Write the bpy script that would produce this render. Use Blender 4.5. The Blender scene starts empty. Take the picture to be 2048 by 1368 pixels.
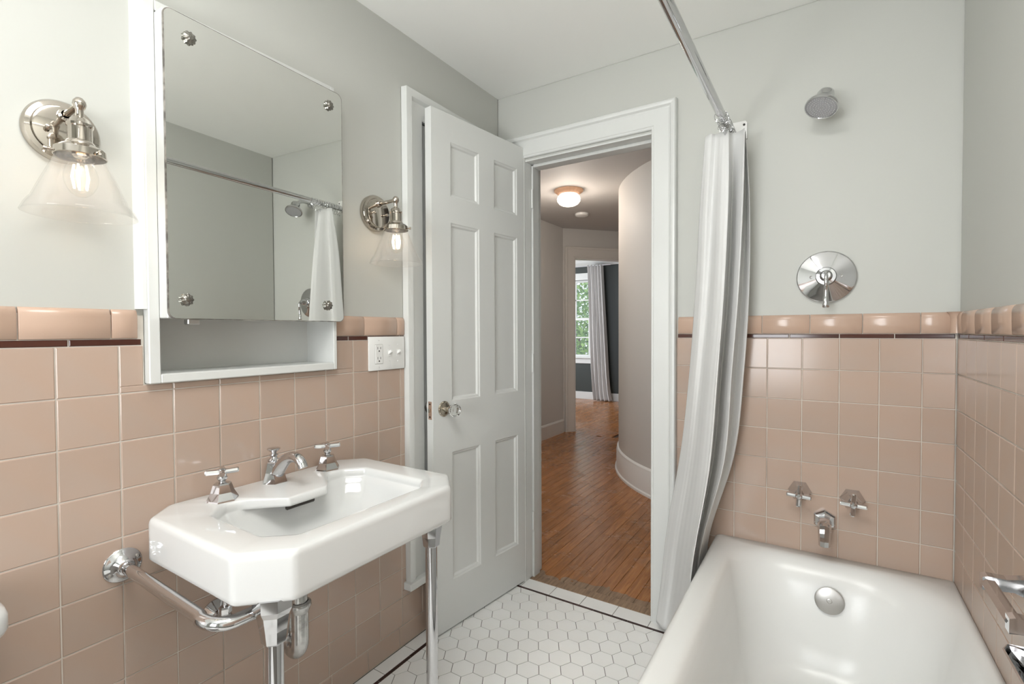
import bpy, bmesh, math, random
from mathutils import Vector, Matrix
random.seed(7)
S = bpy.context.scene
COL = S.collection
PI = math.pi

# ---------------------------------------------------------------- camera
def _cam():
    yaw, pitch, roll, f = 0.5673, -0.0211, -0.0044, 981.85
    cy, sy, cp, sp = math.cos(yaw), math.sin(yaw), math.cos(pitch), math.sin(pitch)
    fw = Vector((-sy*cp, cy*cp, sp)); r = Vector((cy, sy, 0)); u = r.cross(fw)
    cr, sr = math.cos(roll), math.sin(roll)
    R, U = cr*r + sr*u, -sr*r + cr*u
    cd = bpy.data.cameras.new('camera'); co = bpy.data.objects.new('camera', cd)
    m = Matrix((R, U, -fw)).transposed().to_4x4(); m.translation = Vector((1.352, -2.0088, 1.2044))
    co.matrix_world = m
    cd.sensor_width = 36; cd.lens = 36*f/2048; cd.shift_y = -0.00043; cd.clip_start = 0.02
    COL.objects.link(co); S.camera = co
_cam()

# ---------------------------------------------------------------- world, lights, exposure
w = bpy.data.worlds.new('world'); S.world = w; w.use_nodes = True
_nt = w.node_tree; _bg = _nt.nodes['Background']
_sky = _nt.nodes.new('ShaderNodeTexSky'); _sky.sky_type = 'HOSEK_WILKIE'
_sky.turbidity = 6; _sky.sun_direction = (0.2, -0.5, 0.85)
_mx = _nt.nodes.new('ShaderNodeMixRGB'); _mx.inputs[0].default_value = 0.6
_mx.inputs[2].default_value = (0.85, 0.9, 1.0, 1)
_nt.links.new(_sky.outputs[0], _mx.inputs[1]); _nt.links.new(_mx.outputs[0], _bg.inputs[0])
_bg.inputs[1].default_value = 2.2

def area(name, loc, direction, sx, sy, power, color=(1, 1, 1)):
    l = bpy.data.lights.new(name, 'AREA'); l.shape = 'RECTANGLE'; l.size = sx; l.size_y = sy
    l.energy = power; l.color = color
    o = bpy.data.objects.new(name, l); o.location = loc
    o.rotation_euler = Vector(direction).to_track_quat('-Z', 'Y').to_euler()
    COL.objects.link(o); return o
# fill light added behind the camera, set in the assumed rear window
area('rear_fill_light', (0.80, -3.72, 1.35), (0, 1, -0.03), 0.80, 1.3, 33, (0.96, 0.985, 1.0))
# overhead fill added under the ceiling out of view, no known lamp
area('overhead_fill_light', (1.12, -1.78, 2.31), (0.05, 0.1, -1), 0.7, 0.8, 20, (1.0, 0.99, 0.97))
# unseen fill added to brighten the ceiling, aimed up and forward
_fl = area('upward_fill_light', (0.55, -2.55, 1.35), (0.3, 0.8, 1.0), 0.3, 0.3, 6.5, (1.0, 1.0, 0.99)); _fl.data.spread = math.radians(130)
# fill lights added to brighten the hall and the bedroom, no known source
area('hall_fill_light', (-0.35, 0.45, 2.15), (-0.35, 1, -0.7), 0.6, 0.3, 8.5, (1.0, 0.985, 0.96))
area('bedroom_fill_light', (-3.6, 4.9, 1.5), (1, 0.05, -0.1), 1.0, 1.3, 40, (0.95, 0.98, 1.0))

S.view_settings.view_transform = 'Standard'; S.view_settings.look = 'None'
S.view_settings.gamma = 1.0; S.view_settings.use_curve_mapping = False
S.view_settings.exposure = 0.29

# ---------------------------------------------------------------- materials
def srgb(r, g, b):
    f = lambda c: ((c/255+0.055)/1.055)**2.4 if c/255 > 0.04045 else c/255/12.92
    return (f(r), f(g), f(b), 1)
def mat(name, col, rough=0.5, metal=0.0, spec=0.5, bump=None, var=0.0, noise=None, coat=0.0):
    m = bpy.data.materials.new(name); m.use_nodes = True; nt = m.node_tree; N = nt.nodes; L = nt.links
    b = N['Principled BSDF']; b.inputs['Roughness'].default_value = rough
    b.inputs['Metallic'].default_value = metal; b.inputs['Specular IOR Level'].default_value = spec
    b.inputs['Coat Weight'].default_value = coat; b.inputs['Coat Roughness'].default_value = 0.05
    if len(col) == 3: col = (*col, 1)
    b.inputs['Base Color'].default_value = col
    tc = N.new('ShaderNodeTexCoord')
    src = None
    if noise:   # (scale, second colour, low, high)
        n = N.new('ShaderNodeTexNoise'); n.inputs['Scale'].default_value = noise[0]; n.inputs['Detail'].default_value = 6
        L.new(tc.outputs['Object'], n.inputs['Vector'])
        rp = N.new('ShaderNodeValToRGB'); rp.color_ramp.elements[0].position = noise[2]; rp.color_ramp.elements[1].position = noise[3]
        rp.color_ramp.elements[0].color = col
        c2 = noise[1]; rp.color_ramp.elements[1].color = c2 if len(c2) == 4 else (*c2, 1)
        L.new(n.outputs['Fac'], rp.inputs[0]); src = rp.outputs[0]; L.new(src, b.inputs['Base Color'])
    if var:
        oi = N.new('ShaderNodeObjectInfo'); hs = N.new('ShaderNodeHueSaturation')
        mr = N.new('ShaderNodeMapRange'); mr.inputs['To Min'].default_value = 1-var; mr.inputs['To Max'].default_value = 1+var*0.6
        L.new(oi.outputs['Random'], mr.inputs['Value']); L.new(mr.outputs[0], hs.inputs['Value'])
        if src: L.new(src, hs.inputs['Color'])
        else: hs.inputs['Color'].default_value = col
        L.new(hs.outputs[0], b.inputs['Base Color'])
    if bump:    # (scale, strength, distance)
        n = N.new('ShaderNodeTexNoise'); n.inputs['Scale'].default_value = bump[0]; n.inputs['Detail'].default_value = 3
        L.new(tc.outputs['Object'], n.inputs['Vector'])
        bp = N.new('ShaderNodeBump'); bp.inputs['Strength'].default_value = bump[1]; bp.inputs['Distance'].default_value = bump[2]
        L.new(n.outputs['Fac'], bp.inputs['Height']); L.new(bp.outputs[0], b.inputs['Normal'])
    return m
def thin_glass(name, tint=(0.97, 0.96, 0.96), rough=0.02, ior=1.45, body=0.0):
    m = bpy.data.materials.new(name); m.use_nodes = True; nt = m.node_tree; N = nt.nodes; L = nt.links
    N.remove(N['Principled BSDF']); out = N['Material Output']
    tr = N.new('ShaderNodeBsdfTransparent'); tr.inputs[0].default_value = (*tint, 1)
    if body:      # white diffuse share that gives the clear glass a lit look
        df = N.new('ShaderNodeBsdfDiffuse'); df.inputs[0].default_value = (0.9, 0.9, 0.9, 1)
        m0 = N.new('ShaderNodeMixShader'); m0.inputs[0].default_value = body
        L.new(tr.outputs[0], m0.inputs[1]); L.new(df.outputs[0], m0.inputs[2]); tr = m0
    gl = N.new('ShaderNodeBsdfGlossy'); gl.inputs['Roughness'].default_value = rough
    fr = N.new('ShaderNodeLayerWeight'); fr.inputs['Blend'].default_value = 0.35
    mx = N.new('ShaderNodeMixShader'); L.new(fr.outputs['Facing' if body else 'Fresnel'], mx.inputs[0])
    if body:
        pw = N.new('ShaderNodeMath'); pw.operation = 'POWER'; pw.inputs[1].default_value = 2.2
        L.new(fr.outputs['Facing'], pw.inputs[0])
        ad = N.new('ShaderNodeMath'); ad.operation = 'MULTIPLY_ADD'; ad.inputs[1].default_value = 0.45; ad.inputs[2].default_value = 0.015
        L.new(pw.outputs[0], ad.inputs[0]); L.new(ad.outputs[0], mx.inputs[0])
    L.new(tr.outputs[0], mx.inputs[1]); L.new(gl.outputs[0], mx.inputs[2]); L.new(mx.outputs[0], out.inputs[0])
    return m
def emit(name, col, strength):
    m = bpy.data.materials.new(name); m.use_nodes = True
    b = m.node_tree.nodes['Principled BSDF']; b.inputs['Base Color'].default_value = (*col, 1)
    b.inputs['Emission Color'].default_value = (*col, 1); b.inputs['Emission Strength'].default_value = strength
    return m

M = {}
M['paint'] = mat('wall_paint', (0.515, 0.52, 0.485), 0.55, bump=(9, 0.12, 0.004))
M['ceil'] = mat('ceiling_paint', (0.89, 0.895, 0.865), 0.6, bump=(4, 0.1, 0.004))
M['trim'] = mat('trim_gloss_paint', (0.66, 0.67, 0.65), 0.3, bump=(14, 0.08, 0.002))
M['hallpaint'] = mat('hall_wall_paint', (0.56, 0.54, 0.51), 0.6, bump=(6, 0.08, 0.003))
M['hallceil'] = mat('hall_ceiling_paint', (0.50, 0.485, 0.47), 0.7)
M['dark'] = mat('charcoal_wall_paint', (0.035, 0.042, 0.038), 0.5)
M['tile'] = mat('pink_glazed_tile', (0.465, 0.342, 0.270), 0.17, spec=0.45, var=0.05, noise=(9, (0.45, 0.350, 0.288), 0.35, 0.7), bump=(16, 0.05, 0.002))
M['cap'] = mat('pink_cap_tile', (0.52, 0.37, 0.285), 0.2, spec=0.5, var=0.04, bump=(12, 0.05, 0.002))
M['liner'] = mat('brown_liner_tile', (0.075, 0.026, 0.018), 0.12, var=0.25)
M['fliner'] = mat('dark_floor_liner', (0.045, 0.018, 0.016), 0.25, var=0.3)
M['grout'] = mat('wall_grout', (0.60, 0.56, 0.50), 0.85, noise=(5, (0.36, 0.32, 0.28), 0.45, 0.75))
M['fgrout'] = mat('floor_grout', (0.13, 0.12, 0.105), 0.9)
M['hex'] = mat('white_floor_tile', (0.84, 0.84, 0.82), 0.28, var=0.03, noise=(6, (0.80, 0.79, 0.76), 0.45, 0.8))
M['porc'] = mat('white_porcelain', (0.69, 0.695, 0.685), 0.06, spec=0.6, coat=0.3)
M['tub'] = mat('tub_enamel', (0.76, 0.765, 0.745), 0.27, spec=0.5, bump=(7, 0.06, 0.003))
M['chrome'] = mat('chrome', (0.62, 0.62, 0.63), 0.06, metal=1)
M['nickel'] = mat('polished_nickel', (0.52, 0.475, 0.42), 0.07, metal=1)
M['worn'] = mat('worn_chrome', (0.60, 0.60, 0.59), 0.22, metal=1, noise=(60, (0.42, 0.41, 0.40), 0.4, 0.7), bump=(90, 0.3, 0.001))
M['satin'] = mat('satin_nickel', (0.50, 0.49, 0.47), 0.35, metal=1)
M['plastic'] = mat('white_plastic', (0.80, 0.80, 0.78), 0.3)
M['black'] = mat('black_slot', (0.01, 0.01, 0.01), 0.6)
M['copper'] = mat('worn_copper_plate', (0.55, 0.38, 0.29), 0.4, metal=0.7)
M['brass'] = mat('antique_brass', (0.44, 0.40, 0.33), 0.25, metal=1, bump=(120, 0.4, 0.001))
M['sglass'] = thin_glass('shade_glass', (1.0, 0.995, 0.99), body=0.03)
M['bglass'] = thin_glass('bulb_glass', (1.0, 0.99, 0.97), body=0.02)
M['wglass'] = thin_glass('window_glass', (0.97, 0.98, 0.98))
def knobglass():
    m = bpy.data.materials.new('crystal_glass'); m.use_nodes = True
    b = m.node_tree.nodes['Principled BSDF']; b.inputs['Transmission Weight'].default_value = 1
    b.inputs['Roughness'].default_value = 0.0; b.inputs['IOR'].default_value = 1.48
    b.inputs['Base Color'].default_value = (0.97, 0.98, 0.97, 1); return m
M['crystal'] = knobglass()
M['filament'] = emit('glowing_filament', (1.0, 0.84, 0.62), 4)
M['milk'] = emit('lit_milk_glass', (1.0, 0.93, 0.86), 0.75)
M['peach'] = mat('peach_fitter', (0.75, 0.45, 0.28), 0.4)
M['mirror'] = mat('mirror_silver', (0.80, 0.81, 0.78), 0.012, metal=1, noise=(3.0, (0.76, 0.77, 0.735), 0.4, 0.7))
M['mirroredge'] = mat('mirror_edge', (0.10, 0.09, 0.08), 0.4, noise=(40, (0.30, 0.28, 0.25), 0.4, 0.6))
M['curtain'] = mat('white_curtain_cloth', (0.90, 0.90, 0.89), 0.8, bump=(260, 0.06, 0.0006))
def translucent(m, col, k):
    nt = m.node_tree; b = nt.nodes['Principled BSDF']; t = nt.nodes.new('ShaderNodeBsdfTranslucent'); t.inputs[0].default_value = col
    x = nt.nodes.new('ShaderNodeMixShader'); x.inputs[0].default_value = k
    nt.links.new(b.outputs[0], x.inputs[1]); nt.links.new(t.outputs[0], x.inputs[2]); nt.links.new(x.outputs[0], nt.nodes['Material Output'].inputs[0])
translucent(M['curtain'], (0.85, 0.85, 0.84, 1), 0.35)
M['graycurtain'] = mat('gray_curtain_cloth', (0.66, 0.65, 0.64), 0.85)
M['leaf'] = mat('leaf', (0.30, 0.46, 0.11), 0.5, noise=(2.5, (0.09, 0.20, 0.04), 0.4, 0.6))
M['bark'] = mat('bark', (0.12, 0.09, 0.07), 0.9)
M['darkiron'] = mat('dark_iron', (0.05, 0.045, 0.04), 0.4, metal=0.6)
M['rosette'] = mat('tarnished_rosette', (0.27, 0.26, 0.235), 0.28, metal=1)
M['face'] = mat('shower_face_rubber', (0.36, 0.36, 0.37), 0.45)
def wood_mat():
    m = bpy.data.materials.new('oak_plank'); m.use_nodes = True; nt = m.node_tree; N = nt.nodes; L = nt.links
    b = N['Principled BSDF']; b.inputs['Specular IOR Level'].default_value = 0.5
    geo = N.new('ShaderNodeNewGeometry'); oi = N.new('ShaderNodeObjectInfo')
    mp = N.new('ShaderNodeMapping'); mp.inputs['Scale'].default_value = (46, 3.4, 1)
    off = N.new('ShaderNodeVectorMath'); off.operation = 'SCALE'; off.inputs[0].default_value = (3, 17, 0)
    L.new(oi.outputs['Random'], off.inputs['Scale'])
    ad = N.new('ShaderNodeVectorMath'); L.new(geo.outputs['Position'], ad.inputs[0]); L.new(off.outputs[0], ad.inputs[1])
    L.new(ad.outputs[0], mp.inputs['Vector'])
    n = N.new('ShaderNodeTexNoise'); n.inputs['Scale'].default_value = 1.6; n.inputs['Detail'].default_value = 9; n.inputs['Roughness'].default_value = 0.65
    n.inputs['Distortion'].default_value = 0.8
    L.new(mp.outputs[0], n.inputs['Vector'])
    rp = N.new('ShaderNodeValToRGB'); e = rp.color_ramp.elements
    e[0].position = 0.30; e[0].color = (0.20, 0.088, 0.036, 1); e[1].position = 0.72; e[1].color = (0.44, 0.215, 0.095, 1)
    k = e.new(0.5); k.color = (0.33, 0.145, 0.060, 1)
    L.new(n.outputs['Fac'], rp.inputs[0])
    hs = N.new('ShaderNodeHueSaturation'); hs.inputs['Saturation'].default_value = 1.08; mr = N.new('ShaderNodeMapRange'); mr.inputs['To Min'].default_value = 0.95; mr.inputs['To Max'].default_value = 1.22
    L.new(oi.outputs['Random'], mr.inputs['Value']); L.new(mr.outputs[0], hs.inputs['Value']); L.new(rp.outputs[0], hs.inputs['Color'])
    # worn, bare and greyed wood: along the sill, and scuffs in the traffic area
    sx = N.new('ShaderNodeSeparateXYZ'); L.new(geo.outputs['Position'], sx.inputs[0])
    n2 = N.new('ShaderNodeTexNoise'); n2.inputs['Scale'].default_value = 7; n2.inputs['Detail'].default_value = 2.5
    L.new(geo.outputs['Position'], n2.inputs['Vector'])
    ys = N.new('ShaderNodeMath'); ys.operation = 'MULTIPLY_ADD'; ys.inputs[1].default_value = 0.26; ys.inputs[2].default_value = 0.0
    L.new(n2.outputs['Fac'], ys.inputs[0])            # wobble 0..0.34
    lt = N.new('ShaderNodeMath'); lt.operation = 'LESS_THAN'; L.new(sx.outputs['Y'], lt.inputs[0]); L.new(ys.outputs[0], lt.inputs[1])
    n3 = N.new('ShaderNodeTexNoise'); n3.inputs['Scale'].default_value = 3.2; n3.inputs['Detail'].default_value = 10; n3.inputs['Roughness'].default_value = 0.7
    L.new(geo.outputs['Position'], n3.inputs['Vector'])
    m3 = N.new('ShaderNodeMapRange'); m3.inputs['From Min'].default_value = 0.50; m3.inputs['From Max'].default_value = 0.68; m3.inputs['To Max'].default_value = 0.42
    L.new(n3.outputs['Fac'], m3.inputs['Value'])
    mxf = N.new('ShaderNodeMath'); mxf.operation = 'MAXIMUM'; L.new(m3.outputs[0], mxf.inputs[1])
    ltm = N.new('ShaderNodeMath'); ltm.operation = 'MULTIPLY'; ltm.inputs[1].default_value = 0.85; L.new(lt.outputs[0], ltm.inputs[0]); L.new(ltm.outputs[0], mxf.inputs[0])
    mx = N.new('ShaderNodeMixRGB'); L.new(mxf.outputs[0], mx.inputs[0]); L.new(hs.outputs[0], mx.inputs[1])
    wr = N.new('ShaderNodeValToRGB'); wr.color_ramp.elements[0].position = 0.3; wr.color_ramp.elements[0].color = (0.12, 0.08, 0.05, 1)
    wr.color_ramp.elements[1].position = 0.7; wr.color_ramp.elements[1].color = (0.34, 0.25, 0.17, 1)
    L.new(n.outputs['Fac'], wr.inputs[0]); L.new(wr.outputs[0], mx.inputs[2])
    L.new(mx.outputs[0], b.inputs['Base Color'])
    rr = N.new('ShaderNodeMapRange'); rr.inputs['To Min'].default_value = 0.22; rr.inputs['To Max'].default_value = 0.6; L.new(mxf.outputs[0], rr.inputs['Value'])
    L.new(rr.outputs[0], b.inputs['Roughness'])
    bp = N.new('ShaderNodeBump'); bp.inputs['Strength'].default_value = 0.35; bp.inputs['Distance'].default_value = 0.002
    L.new(n.outputs['Fac'], bp.inputs['Height']); L.new(bp.outputs[0], b.inputs['Normal'])
    return m
M['wood'] = wood_mat()

# ---------------------------------------------------------------- helpers
def BM(): return bmesh.new()
def obj(name, bm, m, parent=None, smooth=False, loc=None, kind=None):
    me = bpy.data.meshes.new(name); bmesh.ops.recalc_face_normals(bm, faces=bm.faces[:]); bm.to_mesh(me); bm.free()
    if smooth:
        for p in me.polygons: p.use_smooth = True
        if smooth != 'all': me.set_sharp_from_angle(angle=math.radians(smooth if smooth is not True else 40))
    me.materials.append(m)
    o = bpy.data.objects.new(name, me); COL.objects.link(o)
    if loc: o.location = loc
    if parent: o.parent = parent
    if kind: o['kind'] = kind
    return o
def empty(name, loc, label, cat, group=None):
    o = bpy.data.objects.new(name, None); o.empty_display_size = 0.05; COL.objects.link(o)
    o.location = loc; o['label'] = label; o['category'] = cat
    if group: o['group'] = group
    return o
def tag(o, label, cat, group=None):
    o['label'] = label; o['category'] = cat
    if group: o['group'] = group
    return o
def adopt(parent, *kids):      # parts built in world coordinates
    inv = Matrix.Translation(parent.location).inverted()
    for k in kids:
        k.parent = parent; k.matrix_parent_inverse = inv
def box(bm, lo, hi, bev=0.0, seg=1, mtx=None):
    lo, hi = Vector(lo), Vector(hi); d = hi-lo
    r = bmesh.ops.create_cube(bm, size=1, matrix=Matrix.Translation((lo+hi)/2) @ Matrix.Diagonal((abs(d.x), abs(d.y), abs(d.z), 1)))
    vs = r['verts']
    if bev:
        es = list({e for v in vs for e in v.link_edges})
        rr = bmesh.ops.bevel(bm, geom=es, offset=bev, segments=seg, affect='EDGES', profile=0.5)
        vs = list({v for f in rr['faces'] for v in f.verts} | {v for v in vs if v.is_valid})
    if mtx: bmesh.ops.transform(bm, matrix=mtx, verts=vs)
    return vs
def frame_at(axis):
    a = Vector(axis).normalized(); t = Vector((0, 0, 1)) if abs(a.z) < 0.95 else Vector((1, 0, 0))
    x = t.cross(a).normalized(); return x, a.cross(x), a
def lathe(bm, prof, origin=(0, 0, 0), axis=(0, 0, 1), n=32, cap0=False, cap1=False, rot=0.0, lobes=None):
    x, y, a = frame_at(axis); o = Vector(origin); rings = []
    for (r, h) in prof:
        ring = []
        for i in range(n):
            t = 2*PI*i/n + rot; rr = r*(1 + (lobes[1]*math.cos(lobes[0]*t) if lobes else 0))
            ring.append(bm.verts.new(o + a*h + x*rr*math.cos(t) + y*rr*math.sin(t)))
        rings.append(ring)
    for A, B in zip(rings, rings[1:]):
        for i in range(n):
            j = (i+1) % n; bm.faces.new((A[i], A[j], B[j], B[i]))
    if cap0: bm.faces.new(rings[0])
    if cap1: bm.faces.new(rings[-1])
    return rings
def tube(bm, pts, r, n=16, cap=True, closed=False):
    pts = [Vector(p) for p in pts]; k = len(pts); rs = r if isinstance(r, (list, tuple)) else [r]*k
    rings = []; up = None
    for i, p in enumerate(pts):
        if closed: t = pts[(i+1) % k]-pts[i-1]
        else: t = pts[min(i+1, k-1)]-pts[max(i-1, 0)]
        t.normalize()
        if up is None:
            x, y, _ = frame_at(t)
        else:
            y = (up - t*up.dot(t)).normalized(); x = y.cross(t)
        up = y
        rings.append([bm.verts.new(p + x*rs[i]*math.cos(2*PI*j/n) + y*rs[i]*math.sin(2*PI*j/n)) for j in range(n)])
    pr = list(zip(rings, rings[1:])) + ([(rings[-1], rings[0])] if closed else [])
    for A, B in pr:
        for i in range(n):
            j = (i+1) % n; bm.faces.new((A[i], A[j], B[j], B[i]))
    if cap and not closed: bm.faces.new(rings[0]); bm.faces.new(rings[-1])
def bez(p0, p1, p2, n=8):
    p0, p1, p2 = map(Vector, (p0, p1, p2))
    return [(1-t)**2*p0 + 2*t*(1-t)*p1 + t*t*p2 for t in [i/n for i in range(n+1)]]
def prism(bm, poly, a0, a1, axis='z'):
    def P(u, v, w): return {'z': (u, v, w), 'y': (u, w, v), 'x': (w, u, v)}[axis]
    A = [bm.verts.new(P(u, v, a0)) for u, v in poly]; B = [bm.verts.new(P(u, v, a1)) for u, v in poly]
    bm.faces.new(A); bm.faces.new(B)
    for i in range(len(poly)):
        j = (i+1) % len(poly); bm.faces.new((A[i], A[j], B[j], B[i]))
def rings_to_faces(bm, rings, cap0=False, cap1=False):
    n = len(rings[0])
    for A, B in zip(rings, rings[1:]):
        for i in range(n):
            j = (i+1) % n; bm.faces.new((A[i], A[j], B[j], B[i]))
    if cap0: bm.faces.new(rings[0])
    if cap1: bm.faces.new(rings[-1])
def clip(poly, nx, ny, c):     # keep nx*x+ny*y <= c
    out = []
    for i in range(len(poly)):
        a, b = poly[i], poly[(i+1) % len(poly)]
        da, db = nx*a[0]+ny*a[1]-c, nx*b[0]+ny*b[1]-c
        if da <= 0: out.append(a)
        if (da < 0 < db) or (db < 0 < da):
            t = da/(da-db); out.append((a[0]+t*(b[0]-a[0]), a[1]+t*(b[1]-a[1])))
    return out

# ---------------------------------------------------------------- dimensions
W = 1.696; CEIL = 2.337; REAR = -2.78; RW = -3.62; ZT = 1.175; P = 0.1095; G = 0.0022
XP = -0.006                                   # plaster face of the left wall (tile face is x = 0)

# ---------------------------------------------------------------- bathroom shell
def slab(name, lo, hi, m, kind='structure'):
    bm = BM(); box(bm, lo, hi); return obj(name, bm, m, kind=kind)
# left wall with the niche cut out (medicine cabinet recess)
def wall_with_holes(name, axis, pos, thick, a0, a1, z0, z1, holes, m):
    """axis 'x': wall in plane x=pos spanning y a0..a1 ; holes (a0,a1,z0,z1)"""
    bm = BM(); ys = sorted({a0, a1} | {h[i] for h in holes for i in (0, 1)}); zs = sorted({z0, z1} | {h[i] for h in holes for i in (2, 3)})
    for ya, yb in zip(ys, ys[1:]):
        for za, zb in zip(zs, zs[1:]):
            if any(h[0] <= ya and yb <= h[1] and h[2] <= za and zb <= h[3] for h in holes): continue
            if axis == 'x': box(bm, (min(pos, pos+thick), ya, za), (max(pos, pos+thick), yb, zb))
            else: box(bm, (ya, min(pos, pos+thick), za), (yb, max(pos, pos+thick), zb))
    bmesh.ops.remove_doubles(bm, verts=bm.verts[:], dist=1e-5)
    return obj(name, bm, m, kind='structure')
wall_left = wall_with_holes('wall_left', 'x', XP, -0.15, RW, 0.0, 0, CEIL,
    [(-1.484, -0.977, 1.096, 1.975), (-0.548, -0.09, 0.25, 2.03)], M['paint'])
wall_back = wall_with_holes('wall_back', 'y', 0.006, 0.124, -0.156, W+0.12, 0, 2.42, [(0.145, 0.750, 0, 2.012)], M['paint'])
wall_right = slab('wall_right', (W+0.006, RW, 0), (W+0.12, 0.0, CEIL), M['paint'])
wall_rear = wall_with_holes('wall_rear', 'y', RW, -0.12, -0.156, W+0.12, 0, CEIL, [(0.35, 1.25, 0.65, 2.0)], M['paint'])
ceiling = slab('ceiling', (-0.156, RW-0.12, CEIL), (W+0.12, 0.004, CEIL+0.08), M['ceil'])
floor = slab('floor', (-0.006, RW, -0.06), (W+0.006, 0.030, -0.0015), M['fgrout'])
# coat of grout behind the wall tiles
def grout(name, parent, lo, hi):
    bm = BM(); box(bm, lo, hi); return obj(name, bm, M['grout'], parent)
grout('grout_bed', wall_left, (XP, REAR, 0), (-0.0018, -1.50, ZT+0.07))
grout('grout_bed', wall_left, (XP, -1.50, 0), (-0.0018, -0.975, 1.083))
grout('grout_bed', wall_left, (XP, -0.975, 0), (-0.0018, -0.65, ZT+0.07))
grout('grout_bed', wall_left, (XP, -0.65, 0), (-0.0018, -0.0, 0.216))
grout('grout_bed', wall_back, (0.852, 0.0018, 0), (W, 0.006, ZT+0.07))
grout('grout_bed', wall_right, (W+0.0018, REAR, 0), (W+0.006, 0, ZT+0.07))

# ---------------------------------------------------------------- wall tiles (each a part of its wall)
_tm = {}
def tile_mesh(rects, orient, m, bev=0.0018, t=0.0062):
    """rects in (a,z) local; orient maps (a,b(out),z)"""
    key = (tuple(tuple(round(v, 4) for v in r) for r in rects), orient, m.name)
    if key in _tm: return _tm[key]
    bm = BM()
    for (a0, a1, z0, z1) in rects:
        o = [(a0, z0), (a1, z0), (a1, z1), (a0, z1)]; i_ = [(a0+bev, z0+bev), (a1-bev, z0+bev), (a1-bev, z1-bev), (a0+bev, z1-bev)]
        rg = []
        for pts, b in ((o, -t), (o, -bev), (i_, 0)):
            ring = []
            for a, z in pts:
                co = {'L': (b, a, z), 'B': (a, -b, z), 'R': (-b, a, z)}[orient]
                ring.append(bm.verts.new(co))
            rg.append(ring)
        rings_to_faces(bm, rg, cap1=True)
    bmesh.ops.recalc_face_normals(bm, faces=bm.faces[:])
    me = bpy.data.meshes.new('tile'); bm.to_mesh(me); bm.free(); me.materials.append(m); _tm[key] = me
    return me
def place_tile(name, parent, orient, m, a0, a1, z0, z1, face, wob=0.0022, excl=None):
    rects = [(a0, a1, z0, z1)]
    for h in (excl or []):
        out = []
        for (x0, x1, y0, y1) in rects:
            if h[1] <= x0 or h[0] >= x1 or h[3] <= y0 or h[2] >= y1: out.append((x0, x1, y0, y1)); continue
            if y0 < h[2]: out.append((x0, x1, y0, h[2]))
            if y1 > h[3]: out.append((x0, x1, h[3], y1))
            yy0, yy1 = max(y0, h[2]), min(y1, h[3])
            if x0 < h[0]: out.append((x0, h[0], yy0, yy1))
            if x1 > h[1]: out.append((h[1], x1, yy0, yy1))
        rects = out
    rects = [r for r in rects if r[1]-r[0] > 0.006 and r[3]-r[2] > 0.006]
    if not rects: return
    ca, cz = (a0+a1)/2, (z0+z1)/2
    me = tile_mesh([(r[0]-ca, r[1]-ca, r[2]-cz, r[3]-cz) for r in rects], orient, m)
    o = bpy.data.objects.new(name, me); COL.objects.link(o); o.parent = parent
    o.location = {'L': (face, ca, cz), 'B': (ca, face, cz), 'R': (face, ca, cz)}[orient]
    w1, w2 = random.uniform(-wob, wob), random.uniform(-wob, wob)
    o.rotation_euler = (w1, 0, w2) if orient == 'B' else (0, w1, w2)
    return o
hL = [(-1.502, -0.973, 1.081, 3), (-0.652, 0.1, 0.214, 3)]
# field tiles, left wall
rows = [(ZT-(k+1)*P, ZT-k*P) for k in range(10)]        # lowest ends at 0.08
for c in range(-7, 19):
    y1 = -(0.7828+(c-1)*P); y0 = y1-P
    if y1 > 0: y1 = 0
    if y0 < REAR: y0 = REAR
    if y1-y0 < 0.01: continue
    for z0, z1 in rows:
        place_tile('wall_tile', wall_left, 'L', M['tile'], y0+G/2, y1-G/2, z0+G/2, z1-G/2, 0, excl=hL)
yy = -0.886+P*7+0.04
while yy > REAR:                                         # base course, joints offset and longer
    y1, y0 = min(yy, 0), max(yy-0.1522, REAR)
    if y1-y0 > 0.01: place_tile('base_tile', wall_left, 'L', M['tile'], y0+G/2, y1-G/2, 0.002, 0.08-G/2, 0.0005)
    yy -= 0.1522
def cap_mesh_obj(parent, orient, a0, a1, face, z0=ZT+0.0165, z1=ZT+0.083, name='cap_tile'):
    prof = [(-0.006, z0), (0.001, z0), (0.0035, z0+0.002), (0.0045, z0+0.03)]
    h = z1-z0
    for i in range(6):
        t = i/5*PI/2; prof.append((0.0045-0.018*(1-math.cos(t)) if False else 0.0045-0.011*(1-math.cos(t)), z1-0.018+0.018*math.sin(t)))
    prof.append((-0.006, z1))
    bm = BM(); A = []; rg = []
    for a in (a0, a0+0.0012, a1-0.0012, a1):
        s = 0.0012 if a in (a0, a1) else 0
        ring = []
        for b, z in prof:
            b2 = b-s if b > -0.005 else b
            co = {'L': (face+b2, a, z), 'B': (a, face-b2, z), 'R': (face-b2, a, z)}[orient]
            ring.append(bm.verts.new(co))
        rg.append(ring)
    n = len(prof)
    for A, B in zip(rg, rg[1:]):
        for i in range(n-1): bm.faces.new((A[i], A[i+1], B[i+1], B[i]))
    bm.faces.new(rg[0]); bm.faces.new(rg[-1])
    return obj(name, bm, M['cap'], parent, smooth=50)
def run(start, step, lo, hi):
    out = []; a = start
    while a > lo: a -= step
    while a < hi:
        s, e = max(a, lo), min(a+step, hi)
        if e-s > 0.012: out.append((s+0.0012, e-0.0012))
        a += step
    return out
for s, e in run(-1.563, 0.1515, REAR, -1.512) + run(-0.846, 0.155, -0.985, -0.652): cap_mesh_obj(wall_left, 'L', s, e, 0)
for s, e in run(-1.637, 0.152, REAR, -1.504) + run(-0.911, 0.083, -0.975, -0.828) + run(-0.828, 0.152, -0.828, -0.652):
    place_tile('liner_tile', wall_left, 'L', M['liner'], s, e, ZT+0.001, ZT+0.0145, 0.0005)
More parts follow.
